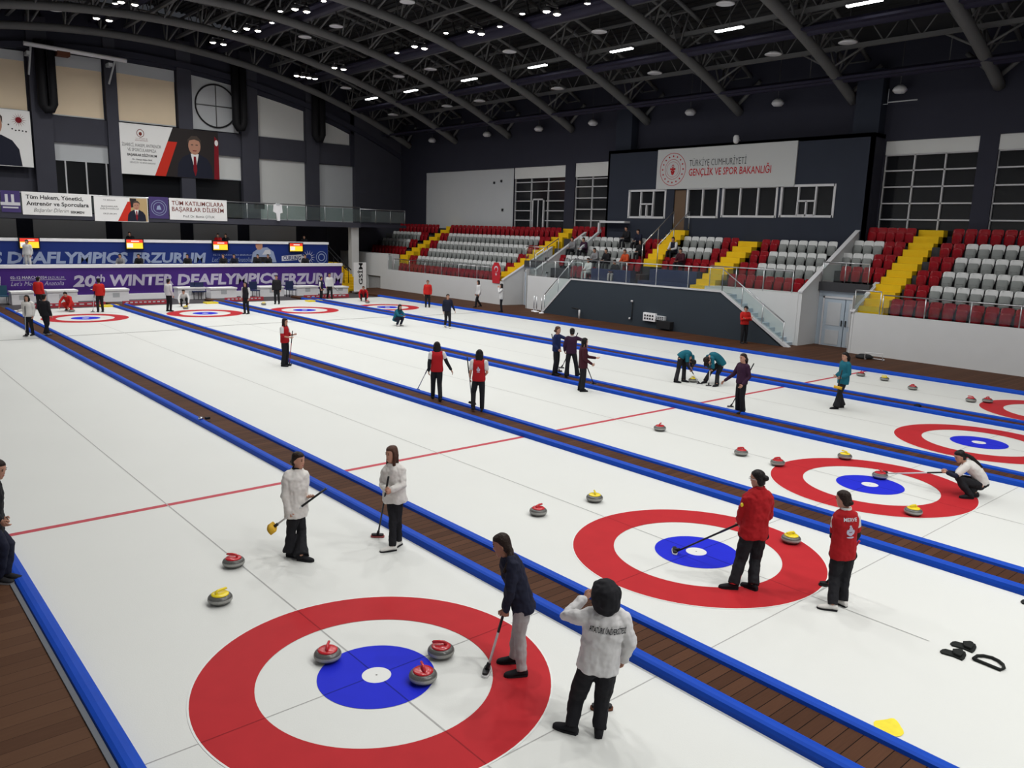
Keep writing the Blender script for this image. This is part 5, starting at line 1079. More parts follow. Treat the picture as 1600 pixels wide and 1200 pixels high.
    if eyes:
        for sg in (-1, 1):
            e_ = MB(); blob(e_, hc+hr*sg*0.031*s+ff*0.084*s+hu*0.012*s, hr, hu, ff, 0.013*s, 0.0075*s, 0.006*s, 10, 5); part('eye', e_, 'eye', root)
            b_ = MB(); blob(b_, hc+hr*sg*0.032*s+ff*0.085*s+hu*0.034*s, hr, hu, ff, 0.019*s, 0.004*s, 0.005*s, 8, 4); part('eyebrow', b_, 'hair_'+hair if 'hair_'+hair in MATS else 'hair_dark', root)
        m_ = MB(); blob(m_, hc+ff*0.088*s-hu*0.062*s, hr, hu, ff, 0.020*s, 0.007*s, 0.007*s, 10, 5); part('mouth', m_, 'lip', root)
    # hair
    hm = 'hair_'+hair if not hair.startswith('cloth') else hair
    h = MB(); k = 1.0
    if style == 'hood':
        h.loft([ering(hc+hu*z*s+ff*o*s, hr, ff, a*s, b*s, 18) for z, a, b, o in ((-.17, .085, .09, -.02), (-.12, .118, .115, -.03), (-.05, .136, .130, -.04), (.02, .142, .138, -.042), (.08, .132, .135, -.036), (.125, .100, .105, -.03), (.155, .055, .06, -.03), (.165, .012, .015, -.03))])
    else: h.loft([ering(hc+hu*z*s+ff*o*s, hr, ff, a*s, b*s, 18) for z, a, b, o in HAIRP])
    if style == 'cap':
        h.loft([ering(hc+hu*0.055*s+ff*(0.07+y)*s-hu*y*0.2*s, hr, hu, w*s, 0.012*s, 12) for y, w in ((0, .075), (.04, .07), (.07, .05), (.085, .02))])
    if style == 'bun': blob(h, hc-ff*0.112*s+hu*0.012*s, hr, ff, hu, .045*s, .042*s, .042*s)
    if style == 'lowbun': blob(h, hc-ff*0.098*s-hu*0.045*s, hr, ff, hu, .04*s, .035*s, .035*s)
    if style in ('long', 'wide'):
        w = 0.085 if style == 'long' else 0.105; L = (pony or 0.24)
        b0 = hc-ff*0.055*s; rings = []
        for t in (0, .25, .5, .75, 1.0):
            c = b0-ff*(0.02*t)*s-UP*(0.02+L*t)*s; rings.append(ering(c, hr, ff, (w*(1-0.25*t))*s, (0.042*(1-0.35*t))*s, 14))
        h.loft(rings)
        for sg in (-1, 1):
            limb(h, [hc+hr*sg*0.074*s+ff*0.018*s+hu*0.05*s, hc+hr*sg*0.080*s+ff*0.012*s-hu*0.04*s, hc+hr*sg*0.078*s+ff*0.015*s-UP*0.15*s, hc+hr*sg*0.07*s+ff*0.03*s-UP*(min(L, .2)+0.02)*s], [.022*s, .028*s, .026*s, .014*s], n=10)
    if style == 'pony':
        P = pony or [(-.10, .0), (-.13, -.06), (-.12, -.16), (-.10, -.26)]
        limb(h, [hc+ff*a*s+UP*b*s for a, b in P] if not isinstance(P[0], Vector) else P, [(.030, .040, .036, .022, .016)[i]*s for i in range(len(P))], n=10)
    remesh_obj('hair' if not style in ('hood', 'cap') else ('headscarf' if style == 'hood' else 'cap'), h, hm, root, min(vox, 0.010), 3, folds=0.035 if style == 'hood' else 0.012)
    # trousers
    t = MB(); lf = legfit
    torso(t, 0.012, 0.0, ((0, .122, .098), (.06, .145, .108), (.16, .148, .106), (.27, .130, .092)))
    for q in 'lr':
        J2 = J[q+'an']+ (J[q+'kn']-J[q+'an']).normalized()*0.0
        limb(t, [J[q+'hip'], J[q+'hip'].lerp(J[q+'kn'], .5), J[q+'kn'], J[q+'kn'].lerp(J2, .55), J2-UP*0.005], [0.086*s*lf, 0.086*s*lf, 0.070*s*lf, (0.064*lf+flare*0.35)*s, (0.058*lf+flare)*s], capr=False)
        blob(t, J[q+'hip'], hps, F, UP, 0.078*s*lf, 0.10*s*lf, 0.1*s)
    remesh_obj('trousers', t, 'cloth_'+trousers, root, vox, 3, folds=0.022)
    # jacket
    jk = MB(); f_ = fit; hm_ = -hem
    prof = ((hm_, .164, .122), (.05, .172, .126), (.2, .162, .122), (.36, .155, .118), (.52, .155, .118), (.7, .165, .122), (.84, .166, .112), (.94, .128, .092), (1.0, .078, .074), (1.035, .066, .066))
    torso(jk, 0.008, -9, prof, f_)
    for q in 'lr':
        if sleeves is None: limb(jk, [J[q+'sh'].lerp(J['neck'], 0.3), J[q+'sh'], J[q+'el'], J[q+'wr']-(J[q+'wr']-J[q+'el']).normalized()*0.01], [0.066*s*f_, 0.068*s*f_, 0.056*s*f_, 0.043*s*f_], capr=True)
        else: limb(jk, [J[q+'sh'].lerp(J['neck'], 0.3), J[q+'sh']+(J[q+'el']-J[q+'sh'])*0.08], [0.064*s, 0.064*s])
    top = remesh_obj('jacket' if sleeves is None else 'jersey', jk, 'cloth_'+jacket, root, vox, 3, folds=0.034 if sleeves is None else 0.02)
    if sleeves:
        for q in 'lr':
            for c, a, b, r in sleeves:
                A, B, Cc = J[q+'sh'], J[q+'el'], J[q+'wr']
                pt = lambda u: A.lerp(B, u*2) if u <= .5 else B.lerp(Cc, (u-.5)*2)
                us = [a, (a+b)/2, b] if not (a < .5 < b) else [a, .5, b]
                sl = MB(); limb(sl, [pt(u) for u in us], [(0.056-0.022*u+r)*s for u in us]); remesh_obj('sleeve', sl, 'cloth_'+c, root, vox, 2)
    if collar:
        co = MB(); rings = []
        for dz, r in ((-.01, .074), (.025, .070), (.045, .066)): rings.append(ering(J['neck']+tu*dz*s, shs, tu.cross(shs).normalized(), r*s, r*0.98*s, 20))
        rings += [ering(J['neck']+tu*dz*s, shs, tu.cross(shs).normalized(), r*s, r*0.98*s, 20) for dz, r in ((.045, .058), (-.01, .062))]
        co.loft(rings); part('collar', co, 'cloth_'+collar, root)
    # shoes
    for q in 'lr' if feet else '':
        d = (toes or {}).get(q, F); d = Vector(d); tip = 0.0
        a = J[q+'an']; dz = d.z; dh = Vector((d.x, d.y, 0)).normalized(); sd = dh.cross(UP).normalized(); dd = (dh+UP*dz).normalized(); up2 = sd.cross(dd).normalized()
        z0 = a.z-0.075*s; b0 = Vector((a.x, a.y, z0)); sh = MB(); rings = []
        for u, w, hh in ((-.070, .022, .05), (-.055, .034, .085), (-.01, .040, .10), (.04, .041, .082), (.09, .046, .062), (.14, .045, .050), (.175, .034, .040), (.19, .014, .028)):
            c = b0+dd*u*s; rings.append([c+sd*(w*math.cos(t_))*s+up2*(0.004+max(0, hh*(0.5+0.5*math.sin(t_)) if True else 0))*s for t_ in [2*PI*j/14 for j in range(14)]])
        sh.loft(rings); o = part('shoe', sh, 'cloth_'+shoes if 'cloth_'+shoes in MATS else shoes, root)
        so = MB(); so.loft([[b0+dd*(u*s)+sd*(w*g*s)+up2*zz*s for u, w in ((-.072, .0), (-.06, .034), (0, .041), (.09, .049), (.15, .046), (.185, .028), (.195, 0)) for g in (1,)]+[b0+dd*(u*s)-sd*(w*s)+up2*zz*s for u, w in ((.185, .028), (.15, .046), (.09, .049), (0, .041), (-.06, .034))] for zz in (0.0, 0.022)], smooth=False)
        part('sole', so, 'cloth_'+(sole or 'black'), o)
    return root, top
def jt(base, d):                                         # measured joints: name -> (px, py, metres behind the base)
    return {k: vplane(base, *v) for k, v in d.items()}
def gz0(v, z): return Vector((v.x, v.y, z))
# ---------------------------------------------------------------- the six players of the two nearest sheets
# A: white jacket seen from behind, hand at the head
b = gnd(921, 1142)
J = jt(b, dict(head=(945, 930, .02), neck=(948, 952, 0), lsh=(916, 965, 0), rsh=(972, 965, 0), lel=(884, 962, .10), lwr=(912, 936, .22), rel=(985, 1003, -.02), rwr=(974, 1030, .16), pel=(934, 1040, 0), lhip=(919, 1044, 0), rhip=(949, 1044, 0), lkn=(901, 1089, .06), rkn=(941, 1092, .04)))
J['lan'] = gnd(893, 1133, 0.075); J['ran'] = gnd(936, 1137, 0.075)
F = facing(-12)
_, jk = person('person in white jacket and black headscarf seen from behind, hand raised to the head', J, F, hair='cloth_black', style='hood', jacket='white', trousers='black', shoes='black', vox=0.008, fit=1.16, hem=-0.03, collar='black', curl=(0.25, 0.5), H=1.60, toes={'l': facing(-62), 'r': facing(8)}, legfit=1.12, palms=(UP, None))
def on_back(jk, J, body, m, w, h, t, parent, off=0.0, flip=1, bold=0.02, below=0.0):
    tu = (J['neck']-J['pel']).normalized(); sd = (J['rsh']-J['lsh']); sd = (sd-tu*sd.dot(tu)).normalized(); bk = sd.cross(tu).normalized()*1.0
    bk = -(tu.cross(sd)).normalized()
    c = J['pel'].lerp(J['neck'], t)+bk*0.19+sd*off
    o = text('lettering', body, m, c-sd*w/2, sd, tu, width=w, height=h, bold=bold); o.parent = parent; o.matrix_parent_inverse = wm(parent).inverted()
    LATE.append((o, jk, bk)); return o
LATE = []
def emblem_on(jk, J, off, t, r):
    tu = (J['neck']-J['pel']).normalized(); sd = (J['rsh']-J['lsh']); sd = (sd-tu*sd.dot(tu)).normalized(); bk = -(tu.cross(sd)).normalized()
    c = J['pel'].lerp(J['neck'], t)+bk*0.19+sd*off; mb = MB()
    for (cx, cy, a, b) in ((0, .6, .35, .5), (-.5, .1, .25, .5), (.5, .1, .25, .5), (0, -.3, .5, .3), (0, -.9, .7, .16), (-.1, 1.2, .2, .2)):
        mb.face([c+sd*(r*(cx+a*math.cos(q)))+tu*(r*(cy+b*math.sin(q))) for q in [2*PI*k/14 for k in range(14)]])
    o = part('emblem', mb, 'ink_lilac', jk); LATE.append((o, jk, bk)); return o
on_back(jk, J, 'ATATÜRK ÜNİVERSİTESİ', 'ink_black', 0.34, 0.052, 0.70, jk, 0.02)
broom(gnd(938, 1098)+Vector((0.0, 0, 0.02))+UP*1.0+FH*-0.25, gnd(940, 1108), 'broom with brown pad standing behind the legs of the person in the white jacket', pad='pad_brown', pole='pole_black', across=RH, L=0.22)
# B: grey trousers, black top, sweeping with a broom
b = gnd(806, 1044)
J = jt(b, dict(head=(784, 851, .02), neck=(794, 869, .0), lsh=(801, 880, -.14), rsh=(798, 877, .15), lel=(797, 922, -.18), lwr=(791, 953, -.12), rel=(797, 915, .22), rwr=(789, 950, .10), pel=(817, 943, 0), lhip=(817, 946, -.085), rhip=(817, 943, .085), lkn=(812, 990, -.09), rkn=(809, 984, .10)))
J['lan'] = gnd(815, 1046, 0.075); J['ran'] = gnd(803, 1026, 0.075); F = facing(-88)
person('person in black top and light grey trousers leaning over a broom inside the nearest rings', J, F, hair='dark', style='pony', jacket='navy', trousers='greypants', shoes='black', vox=0.008, H=1.58, hem=0.04, curl=(1.0, 1.0), faceF=(F*0.75-UP*0.65), pony=[vplane(b, 790, 846, 0), vplane(b, 797, 860, -.03), vplane(b, 798, 875, -.10), vplane(b, 788, 893, -.16)], skin='skin_dark', toes={'l': facing(-97), 'r': facing(-92)}, legfit=1.0)
broom(vplane(b, 795, 930, -.06), gnd(760, 1052), 'curling broom with white pad held by the person in grey trousers', across=RH*0.2+FH)
# C: white jacket, flared black trousers, broom with a yellow cover
b = gnd(466, 866)
J = jt(b, dict(head=(466, 719, 0), neck=(464, 734, 0), rsh=(449, 745, -.10), lsh=(472, 744, .10), rel=(446, 776, -.14), rwr=(452, 799, -.16), lel=(474, 771, .14), lwr=(481, 775, .02), pel=(463, 798, 0), rhip=(459, 801, -.06), lhip=(467, 800, .06), rkn=(455, 830, -.05), lkn=(471, 830, .06)))
J['ran'] = gnd(454, 862, 0.075); J['lan'] = gnd(471, 868, 0.075); F = facing(112)
person('person in white jacket and flared black trousers carrying a broom with a yellow cover', J, F, hair='dark', style='lowbun', jacket='offwhite', trousers='black', shoes='black', vox=0.009, H=1.56, fit=1.14, hem=0.03, flare=0.055, curl=(0.4, 1.0), collar='black', toes={'r': facing(105), 'l': facing(100)}, skin='skin')
broom(vplane(b, 510, 763, -.05), vplane(b, 424, 826, -.22), 'curling broom with yellow brush cover held across the body of the white jacketed person', pad='pad_yellow', lift=True, L=0.26)
# D: long brown hair, white jacket, white shoes
b = gnd(612, 853)
J = jt(b, dict(head=(612, 709, 0), neck=(614, 725, .02), lsh=(627, 735, -.02), rsh=(603, 736, .06), lel=(629, 758, -.10), lwr=(612, 766, -.24), rel=(598, 757, .04), rwr=(603, 765, -.16), pel=(617, 778, 0), lhip=(622, 781, 0), rhip=(612, 781, .03), lkn=(621, 810, -.01), rkn=(614, 810, -.04)))
J['lan'] = gnd(623, 845, 0.075); J['ran'] = gnd(613, 853, 0.075); F = facing(-138)
person('person with long brown hair, white jacket and white shoes holding a broom upright', J, F, hair='brown', style='long', jacket='offwhite', trousers='black', shoes='offwhite', vox=0.009, H=1.56, fit=1.10, hem=0.02, curl=(1.1, 1.1), legfit=0.92, toes={'l': facing(-150), 'r': facing(-112)}, pony=0.22, palms=(UP, UP))
broom(vplane(b, 607, 745, -.26), gnd(590, 839), 'curling broom with red and black pad held upright by the brown haired person', pad='pad_red', pole='pole_black', across=RH)
# E: red jacket in the second rings
b = gnd(1158, 914)
J = jt(b, dict(head=(1184, 748, .02), neck=(1187, 764, 0), lsh=(1168, 779, -.02), rsh=(1200, 777, .06), lel=(1158, 802, .04), lwr=(1156, 817, .16), rel=(1201, 806, .12), rwr=(1188, 818, .24), pel=(1177, 832, .02), lhip=(1168, 836, .0), rhip=(1186, 836, .04), lkn=(1158, 873, .0), rkn=(1180, 873, .06)))
J['lan'] = gnd(1146, 912, 0.075); J['ran'] = gnd(1177, 913, 0.075); F = facing(-52)
_, jk = person('person in red jacket with hair bun standing on the second rings', J, F, hair='black', style='bun', jacket='red', trousers='black', shoes='black', vox=0.009, H=1.60, fit=1.12, hem=0.02, collar='red', curl=(1.0, 0.8), toes={'l': facing(-80), 'r': facing(-40)}, legfit=1.14, flare=0.012)
st = MB(); st.loft([ering(J['lkn'].lerp(J['lan'], u), RH, FH, 0.072, 0.072, 14) for u in (0.35, 0.6, 0.95)], caps=False); 
part('trouser_stripe', st, 'cloth_red', _)
pt = J['lsh'].lerp(J['lel'], 0.35); pm = MB(); blob(pm, pt-RH*0.055-FH*0.045, RH, FH, UP, 0.022, 0.022, 0.03); part('sleeve_badge', pm, 'cap_yellow', jk)
sp_ = MB(); hd = J['head']; sp_.tube([hd+F*0.098+F.cross(UP)*0.06, hd+F*0.105+F.cross(UP)*0.02+UP*0.01, hd+F*0.105-F.cross(UP)*0.02+UP*0.01, hd+F*0.098-F.cross(UP)*0.06, hd-F.cross(UP)*0.078], 0.004, 5); part('spectacles', sp_, 'panel_grey', _)
broom(vplane(b, 1158, 817, .15), gnd(1054, 863), 'curling broom reaching from the red jacket into the second blue ring', pole='pole_black', pad='pad_white', across=RH*0.15+FH, L=0.24)
# F: red jersey with white sleeves, seen from behind
b = gnd(1309, 942)
J = jt(b, dict(head=(1318, 780, .02), neck=(1322, 797, 0), lsh=(1308, 810, .02), rsh=(1336, 808, .02), lel=(1302, 838, .04), lwr=(1311, 848, .20), rel=(1339, 836, .05), rwr=(1329, 850, .16), pel=(1317, 862, 0), lhip=(1309, 866, 0), rhip=(1325, 866, .02), lkn=(1304, 900, .02), rkn=(1319, 900, .02)))
J['lan'] = gnd(1301, 945, 0.075); J['ran'] = gnd(1317, 938, 0.075); F = facing(-42)
_, jk = person('person in red and white jersey seen from behind, right of the second rings', J, F, hair='dark', style='lowbun', jacket='red', trousers='black', shoes='offwhite', vox=0.009, H=1.54, fit=1.0, hem=0.05, collar='offwhite', curl=(0.9, 0.9), sleeves=[('white', 0.0, 0.24, 0.016), ('red', 0.2, 0.34, 0.015), ('black', 0.28, 0.75, 0.006)], toes={'l': facing(-72), 'r': facing(-30)}, legfit=1.1, skin='skin')
on_back(jk, J, 'MERVE', 'ink_white', 0.17, 0.045, 0.80, jk, 0.02)
emblem_on(jk, J, 0.03, 0.54, 0.07)
broom(vplane(b, 1343, 845, .10), gnd(1291, 915), 'red handled broom held by the person in the red and white jersey', pole='pole_red', pad='rubber', across=RH, grip=False)
# G: crouching player with long ponytail
b = gnd(1520, 774)
J = jt(b, dict(head=(1500, 713, 0), neck=(1508, 722, 0), lsh=(1510, 729, -.13), rsh=(1509, 727, .13), lel=(1493, 744, -.16), lwr=(1479, 738, -.06), rel=(1494, 741, .14), rwr=(1480, 737, .06), pel=(1533, 756, 0), lhip=(1531, 758, -.08), rhip=(1532, 755, .08), lkn=(1497, 749, -.10), rkn=(1496, 746, .10), belly=(1531, 736, 0)))
J['lan'] = gnd(1516, 773, 0.08); J['ran'] = gnd(1524, 770, 0.09); F = facing(-85)
person('person in white jersey crouching with a long ponytail right of the third rings', J, F, hair='black', style='pony', jacket='offwhite', trousers='black', shoes='black', vox=0.011, H=1.56, hem=-0.12, sleeves=[('offwhite', 0.0, 0.36, 0.018), ('navy', 0.3, 0.93, 0.006)], curl=(1.1, 1.1), pony=[vplane(b, 1509, 710, 0), vplane(b, 1518, 715, -.03), vplane(b, 1527, 723, -.06), vplane(b, 1534, 730, -.08)], toes={'l': facing(-80), 'r': facing(-85)}, faceF=F*0.95-UP*0.2, legfit=1.05)
broom(vplane(b, 1482, 738, 0.0), gnd(1379, 740, 0.03), 'curling broom stretched from the crouching player to the red stone', across=RH, pole='pole_white')
# H: person cut off by the left edge of the photo
b = gnd(5, 908, 0.06)
J = jt(b, dict(head=(-4, 733, 0), neck=(-13, 752, 0), rsh=(-13, 764, -.14), lsh=(-12, 763, .14), rel=(-12, 800, -.18), rwr=(0, 812, -.16), lel=(-8, 795, .18), lwr=(4, 808, .14), pel=(-13, 822, 0), rhip=(-12, 826, -.08), lhip=(-12, 824, .08), rkn=(6, 856, -.10), lkn=(15, 850, .09)))
J['ran'] = gnd(-2, 902, 0.135); J['lan'] = gnd(11, 896, 0.15); F = facing(92)
person('person in black clothes and black shoes cut off by the left edge of the photo', J, F, hair='dark', style='short', jacket='black', trousers='navy', shoes='black', sole='grey', vox=0.010, H=1.62, toes={'r': facing(95), 'l': facing(88)}, legfit=0.92, skin='skin')
# ---------------------------------------------------------------- players further up the sheets
def P(label, px, py, phi, z=0.0, H=1.58, **k):
    ov = k.pop('ov', {}); b = gnd(px, py, z); F = facing(phi); k.setdefault('vox', 0.014); k.setdefault('eyes', abs(((phi+180) % 360)-180) > 60)
    return b, F, pose(b, F, H, **ov), person(label, pose(b, F, H, **ov), F, H=H, **k)
WK = dict(lkn=(-.08, .16, .47), lan=(-.08, .20, .075), rkn=(.08, .02, .45), ran=(.08, -.22, .11))      # a stride
AX = dict(lwr=(.10, .22, 1.08), rwr=(-.10, .24, 1.12), lel=(-.23, .08, 1.03), rel=(.23, .08, 1.03))    # arms crossed
z_w = 0.055
b, F, J, _ = P('person in red and white jersey walking on a walkway, left of two', 682, 625, -12, z_w, hair='black', style='long', jacket='red', sleeves=[('white', 0, .22, .016), ('black', .18, .95, .006)], ov={**WK, 'rel': (.27, -.02, 1.06), 'rwr': (.40, .0, .84)}, pony=.22)
broom(vplane(b, 670, 573, 0), gnd(651, 611, 0.03), 'white broom trailing left of the walking player in red', across=RH)
b, F, J, (_, jk_) = P('person in red and white jersey with upright broom, right of two on a walkway', 747, 642, 5, z_w, hair='black', style='wide', jacket='red', sleeves=[('white', 0, .3, .018)], pony=.20, ov=dict(lwr=(-.25, .12, .84), rwr=(.12, .2, .9), lan=(-.12, -.12, .13), lkn=(-.14, .06, .47)))
emblem_on(jk_, J, 0, .5, .06)
broom(vplane(b, 730, 558, .1), vplane(b, 738, 631, .1), 'broom with black head held upright by the right one of the two in red', pole='pole_white', pad='rubber', across=RH+UP*-0.2)
b, F, J, _ = P('person in red and white jersey alone on the second sheet holding a broom', 446, 572, 104, hair='dark', style='long', jacket='red', sleeves=[('white', 0, .3, .016), ('red', .28, .6, .01)], shoes='black', flare=.02, ov=dict(rwr=(.12, .24, 1.0), rel=(.22, .02, 1.05), lwr=(-.06, .30, 1.08), lel=(-.2, .06, 1.04)), pony=.26)
broom(vplane(b, 457, 517, -.05), gnd(452, 571), 'white and red broom of the lone player in red on the second sheet', pole='pole_red')
b, F, J, _ = P('person in navy jersey, leftmost of three standing close together', 868, 586, 112, z_w, hair='brown', style='lowbun', jacket='blue', ov=dict(lel=(-.2, .22, 1.22), lwr=(-.1, .42, 1.2), rwr=(.2, .12, .9)))
broom(vplane(b, 862, 522, .12), gnd(874, 581), 'broom behind the back of the leftmost player in navy', pole='pole_black', pad='rubber', across=RH)
b, F, J, _ = P('person in dark purple jersey seen from behind, middle of three', 891, 590, -4, z_w, hair='black', style='lowbun', jacket='purple', collar='white', ov=dict(rel=(.34, .04, 1.24), rwr=(.48, .12, 1.12), lel=(-.23, .02, 1.04), lwr=(-.20, .14, .86), lan=(-.13, -.03, .075), ran=(.24, .02, .075), rkn=(.17, .02, .46), lkn=(-.11, .0, .46)), flare=.03)
broom(vplane(b, 903, 520, .1), vplane(b, 877, 576, .1), 'broom slanting behind the middle player of three', pole='pole_black', across=RH)
b, F, J, _ = P('person in dark maroon coat, right of three and nearest the viewer', 909, 611, 78, 0, hair='black', style='long', jacket='maroon', ov=dict(rwr=(.16, .22, .86), lel=(-.2, .2, 1.02), lwr=(-.1, .42, 1.0)), hem=.22, flare=.02, pony=.2)
broom(vplane(b, 918, 575, -.05), gnd(928, 601, .03), 'broom with white pad held by the right one of the three', pole='pole_black', across=RH)
b, F, J, _ = P('person in purple jersey with one palm held out, broom behind the back', 1155, 645, -112, z_w, hair='dark', style='pony', jacket='purple', ov=dict(rel=(.26, .08, 1.02), rwr=(.44, .22, .82), lwr=(-.2, .12, .82), lel=(-.22, -.06, 1.02)), flare=.02)
broom(vplane(b, 1178, 568, .15), gnd(1141, 637), 'broom slanting behind the player in purple with the open palm', pole='pole_black', across=RH)
# two sweepers in teal
b = gnd(1066, 595); F = facing(122)
J = jt(b, dict(head=(1082, 566, -.12), neck=(1079, 556, -.05), rsh=(1074, 556, -.16), lsh=(1082, 557, .08), rel=(1074, 570, -.2), rwr=(1078, 577, -.24), lel=(1083, 570, -.02), lwr=(1080, 574, -.14), pel=(1065, 558, 0), rhip=(1063, 561, -.06), lhip=(1069, 561, .07), rkn=(1060, 577, -.07), lkn=(1069, 577, .08), belly=(1071, 548, 0)))
J['ran'] = gnd(1056, 594, .075); J['lan'] = gnd(1068, 593, .075)
person('person in teal jersey bent over sweeping, left of two', J, F, hair='black', style='long', jacket='teal', sleeves=[('teal', 0, .3, .016), ('black', .28, .95, .006)], H=1.58, vox=.014, faceF=(F*.2-UP), headup=(F*.8+UP*-.2).normalized(), hem=0.0, curl=(1, 1), pony=.24, eyes=False, flare=.02)
broom(vplane(b, 1074, 568, -.15), gnd(1093, 601), 'broom of the left sweeping player in teal', across=RH)
b = gnd(1113, 598); F = facing(-128)
J = jt(b, dict(head=(1104, 562, -.16), neck=(1110, 556, -.08), rsh=(1106, 557, .06), lsh=(1113, 560, -.18), rel=(1106, 571, .0), rwr=(1110, 577, -.15), lel=(1114, 574, -.24), lwr=(1110, 568, -.26), pel=(1127, 568, 0), rhip=(1122, 569, .07), lhip=(1127, 572, -.06), rkn=(1110, 581, .06), lkn=(1121, 585, -.08), belly=(1121, 553, 0)))
J['ran'] = gnd(1102, 595, .075); J['lan'] = gnd(1120, 600, .075)
person('person in teal jersey bent over sweeping, right of two', J, F, hair='dark', style='long', jacket='teal', sleeves=[('teal', 0, .5, .014), ('teal', .45, .8, .008)], H=1.58, vox=.014, faceF=(F*.25-UP), headup=(F*.8+UP*-.2).normalized(), hem=0.02, curl=(1, 1), pony=.26, eyes=False, flare=.02)
broom(vplane(b, 1111, 560, -.22), gnd(1107, 604), 'broom of the right sweeping player in teal', across=RH)
b, F, J, _ = P('person in long teal coat carrying a yellow covered broom, on the fourth sheet', 1313, 638, -98, hair='black', style='pony', jacket='teal', hem=.20, flare=.05, fit=1.08, ov=dict(lan=(-.08, .18, .075), lkn=(-.08, .12, .46), ran=(.08, -.08, .075), lwr=(-.15, .14, .93), rwr=(.15, .14, .93)))
broom(vplane(b, 1316, 578, -.2), vplane(b, 1309, 606, -.25), 'broom with yellow cover held head down in front of the teal coat', pad='pad_yellow', lift=True, L=.24)
b, F, J, _ = P('person in navy black sportswear walking towards the viewer on the fourth sheet', 699, 512, 166, hair='dark', style='short', jacket='navy', trousers='black', shoes='offwhite', ov={**WK, 'lel': (-.24, -.04, 1.06), 'lwr': (-.34, .02, .84)}, vox=.018)
b, F, J, _ = P('person in teal jersey crouching on the third sheet', 622, 509, 128, hair='black', style='long', jacket='teal', shoes='offwhite', trousers='navy', vox=.018, ov=dict(head=(0, .12, .93), neck=(0, .03, .79), lsh=(-.16, .02, .74), rsh=(.16, .02, .74), pel=(0, -.16, .30), lhip=(-.09, -.15, .29), rhip=(.09, -.15, .29), lkn=(-.14, .24, .46), rkn=(.14, .24, .42), lan=(-.12, .06, .075), ran=(.12, .05, .075), lel=(-.2, .2, .55), rel=(.2, .2, .55), lwr=(-.06, .38, .5), rwr=(.06, .38, .5)))
b, F, J, _ = P('person in red jacket standing by the pale far stand wall', 668, 480, 176, hair='brown', style='short', jacket='brightred', fit=1.1, hem=.12, vox=.018)
b, F, J, _ = P('person with dark long hair in white top, left of two by the far stand wall', 747, 480, -118, z_w, hair='black', style='long', jacket='pale', fit=1.05, hem=.12, vox=.018, ov=WK)
b, F, J, _ = P('person in white top, hands at mouth, right of two by the far wall', 783, 487.5, -92, z_w, hair='black', style='wide', jacket='pale', fit=1.05, hem=.16, vox=.018, ov=dict(lwr=(-.03, .18, 1.38), rwr=(.03, .18, 1.38), lel=(-.18, .16, 1.12), rel=(.18, .16, 1.12)))
b, F, J, _ = P('person in bright red jacket and dark cap standing before the dark stair wall', 1161, 536, 168, z_w, hair='cloth_black', style='cap', jacket='brightred', fit=1.08, hem=.03, vox=.015, ov={**AX, 'ran': (.13, .1, .075), 'rkn': (.12, .1, .46)}, H=1.62)
# ---------------------------------------------------------------- far end of the hall
b, F, J, _ = P('person in white hooded top holding a broom on the nearest walkway', 47, 524, 178, z_w, hair='black', style='wide', jacket='offwhite', fit=1.18, hem=.12, shoes='black', vox=.016, ov=dict(rwr=(.26, .2, 1.0)), H=1.56)
broom(vplane(b, 39, 478, -.2), gnd(40, 526), 'upright broom held by the person in the white hooded top', pole='pole_white', across=RH)
b, F, J, _ = P('person in black jacket with crossed legs beside the white hooded top', 73, 524, 8, z_w, hair='black', style='short', jacket='black', trousers='black', shoes='grey', vox=.016, ov=dict(lan=(.06, .03, .075), ran=(-.03, -.08, .075), lkn=(-.04, .06, .46), rkn=(.07, .02, .46)), fit=1.12, hem=.12, H=1.6)
b, F, J, _ = P('person in red jacket behind the black jacket, back turned', 63, 485, 4, -0.05, hair='black', style='short', jacket='brightred', fit=1.1, hem=.06, vox=.02, H=1.68)
CR_ = dict(head=(0, .26, .84), neck=(0, .15, .73), lsh=(-.17, .13, .68), rsh=(.17, .13, .68), pel=(0, -.16, .34), lhip=(-.09, -.15, .33), rhip=(.09, -.15, .33), lkn=(-.17, .22, .48), rkn=(.17, .2, .40), lan=(-.14, .05, .075), ran=(.14, -.08, .10), lel=(-.26, .28, .48), rel=(.26, .28, .48), lwr=(-.24, .46, .24), rwr=(.22, .46, .24))
b, F, J, _ = P('person all in red crouching in the second far house', 108, 486, 178, hair='black', style='short', jacket='brightred', trousers='brightred', vox=.018, ov=CR_, H=1.65)
b, F, J, _ = P('person in red jacket standing beside the second far house with a white sheet in hand', 157, 487.5, -40, hair='black', style='short', jacket='brightred', vox=.018, H=1.66, fit=1.08, ov=dict(lwr=(-.12, .34, 1.05), lel=(-.22, .1, 1.05)))
q = J['lwr']; tag(obj('sheet_of_paper', MB().prism([q+F*.02-RH*.15, q+F*.3-RH*.15, q+F*.3+RH*.1, q+F*.02+RH*.1], (0, 0, .01)), 'paper'), 'white sheet of paper held by the standing person in red', 'paper')
broom(vplane(b, 148, 452, .0), gnd(145, 488), 'upright white broom left of the standing person in red', across=RH)
b, F, J, _ = P('person in white shirt standing left of the third far house', 265, 486.5, 24, hair='black', style='short', jacket='pale', vox=.018, H=1.66, fit=1.05)
b, F, J, _ = P('person in white top crouching behind the third far house', 288, 479, 160, hair='dark', style='short', jacket='pale', trousers='black', vox=.02, ov=CR_, H=1.6)
b, F, J, _ = P('person in white shirt and black vest at the right of the third far house', 385, 490.5, -165, hair='black', style='long', jacket='black', sleeves=[('pale', 0, .9, .012)], vox=.018, H=1.62, fit=1.0)
b, F, J, _ = P('person in black standing left of the fourth far house', 433, 475, 175, hair='black', style='short', jacket='black', vox=.02, H=1.66, fit=1.08)
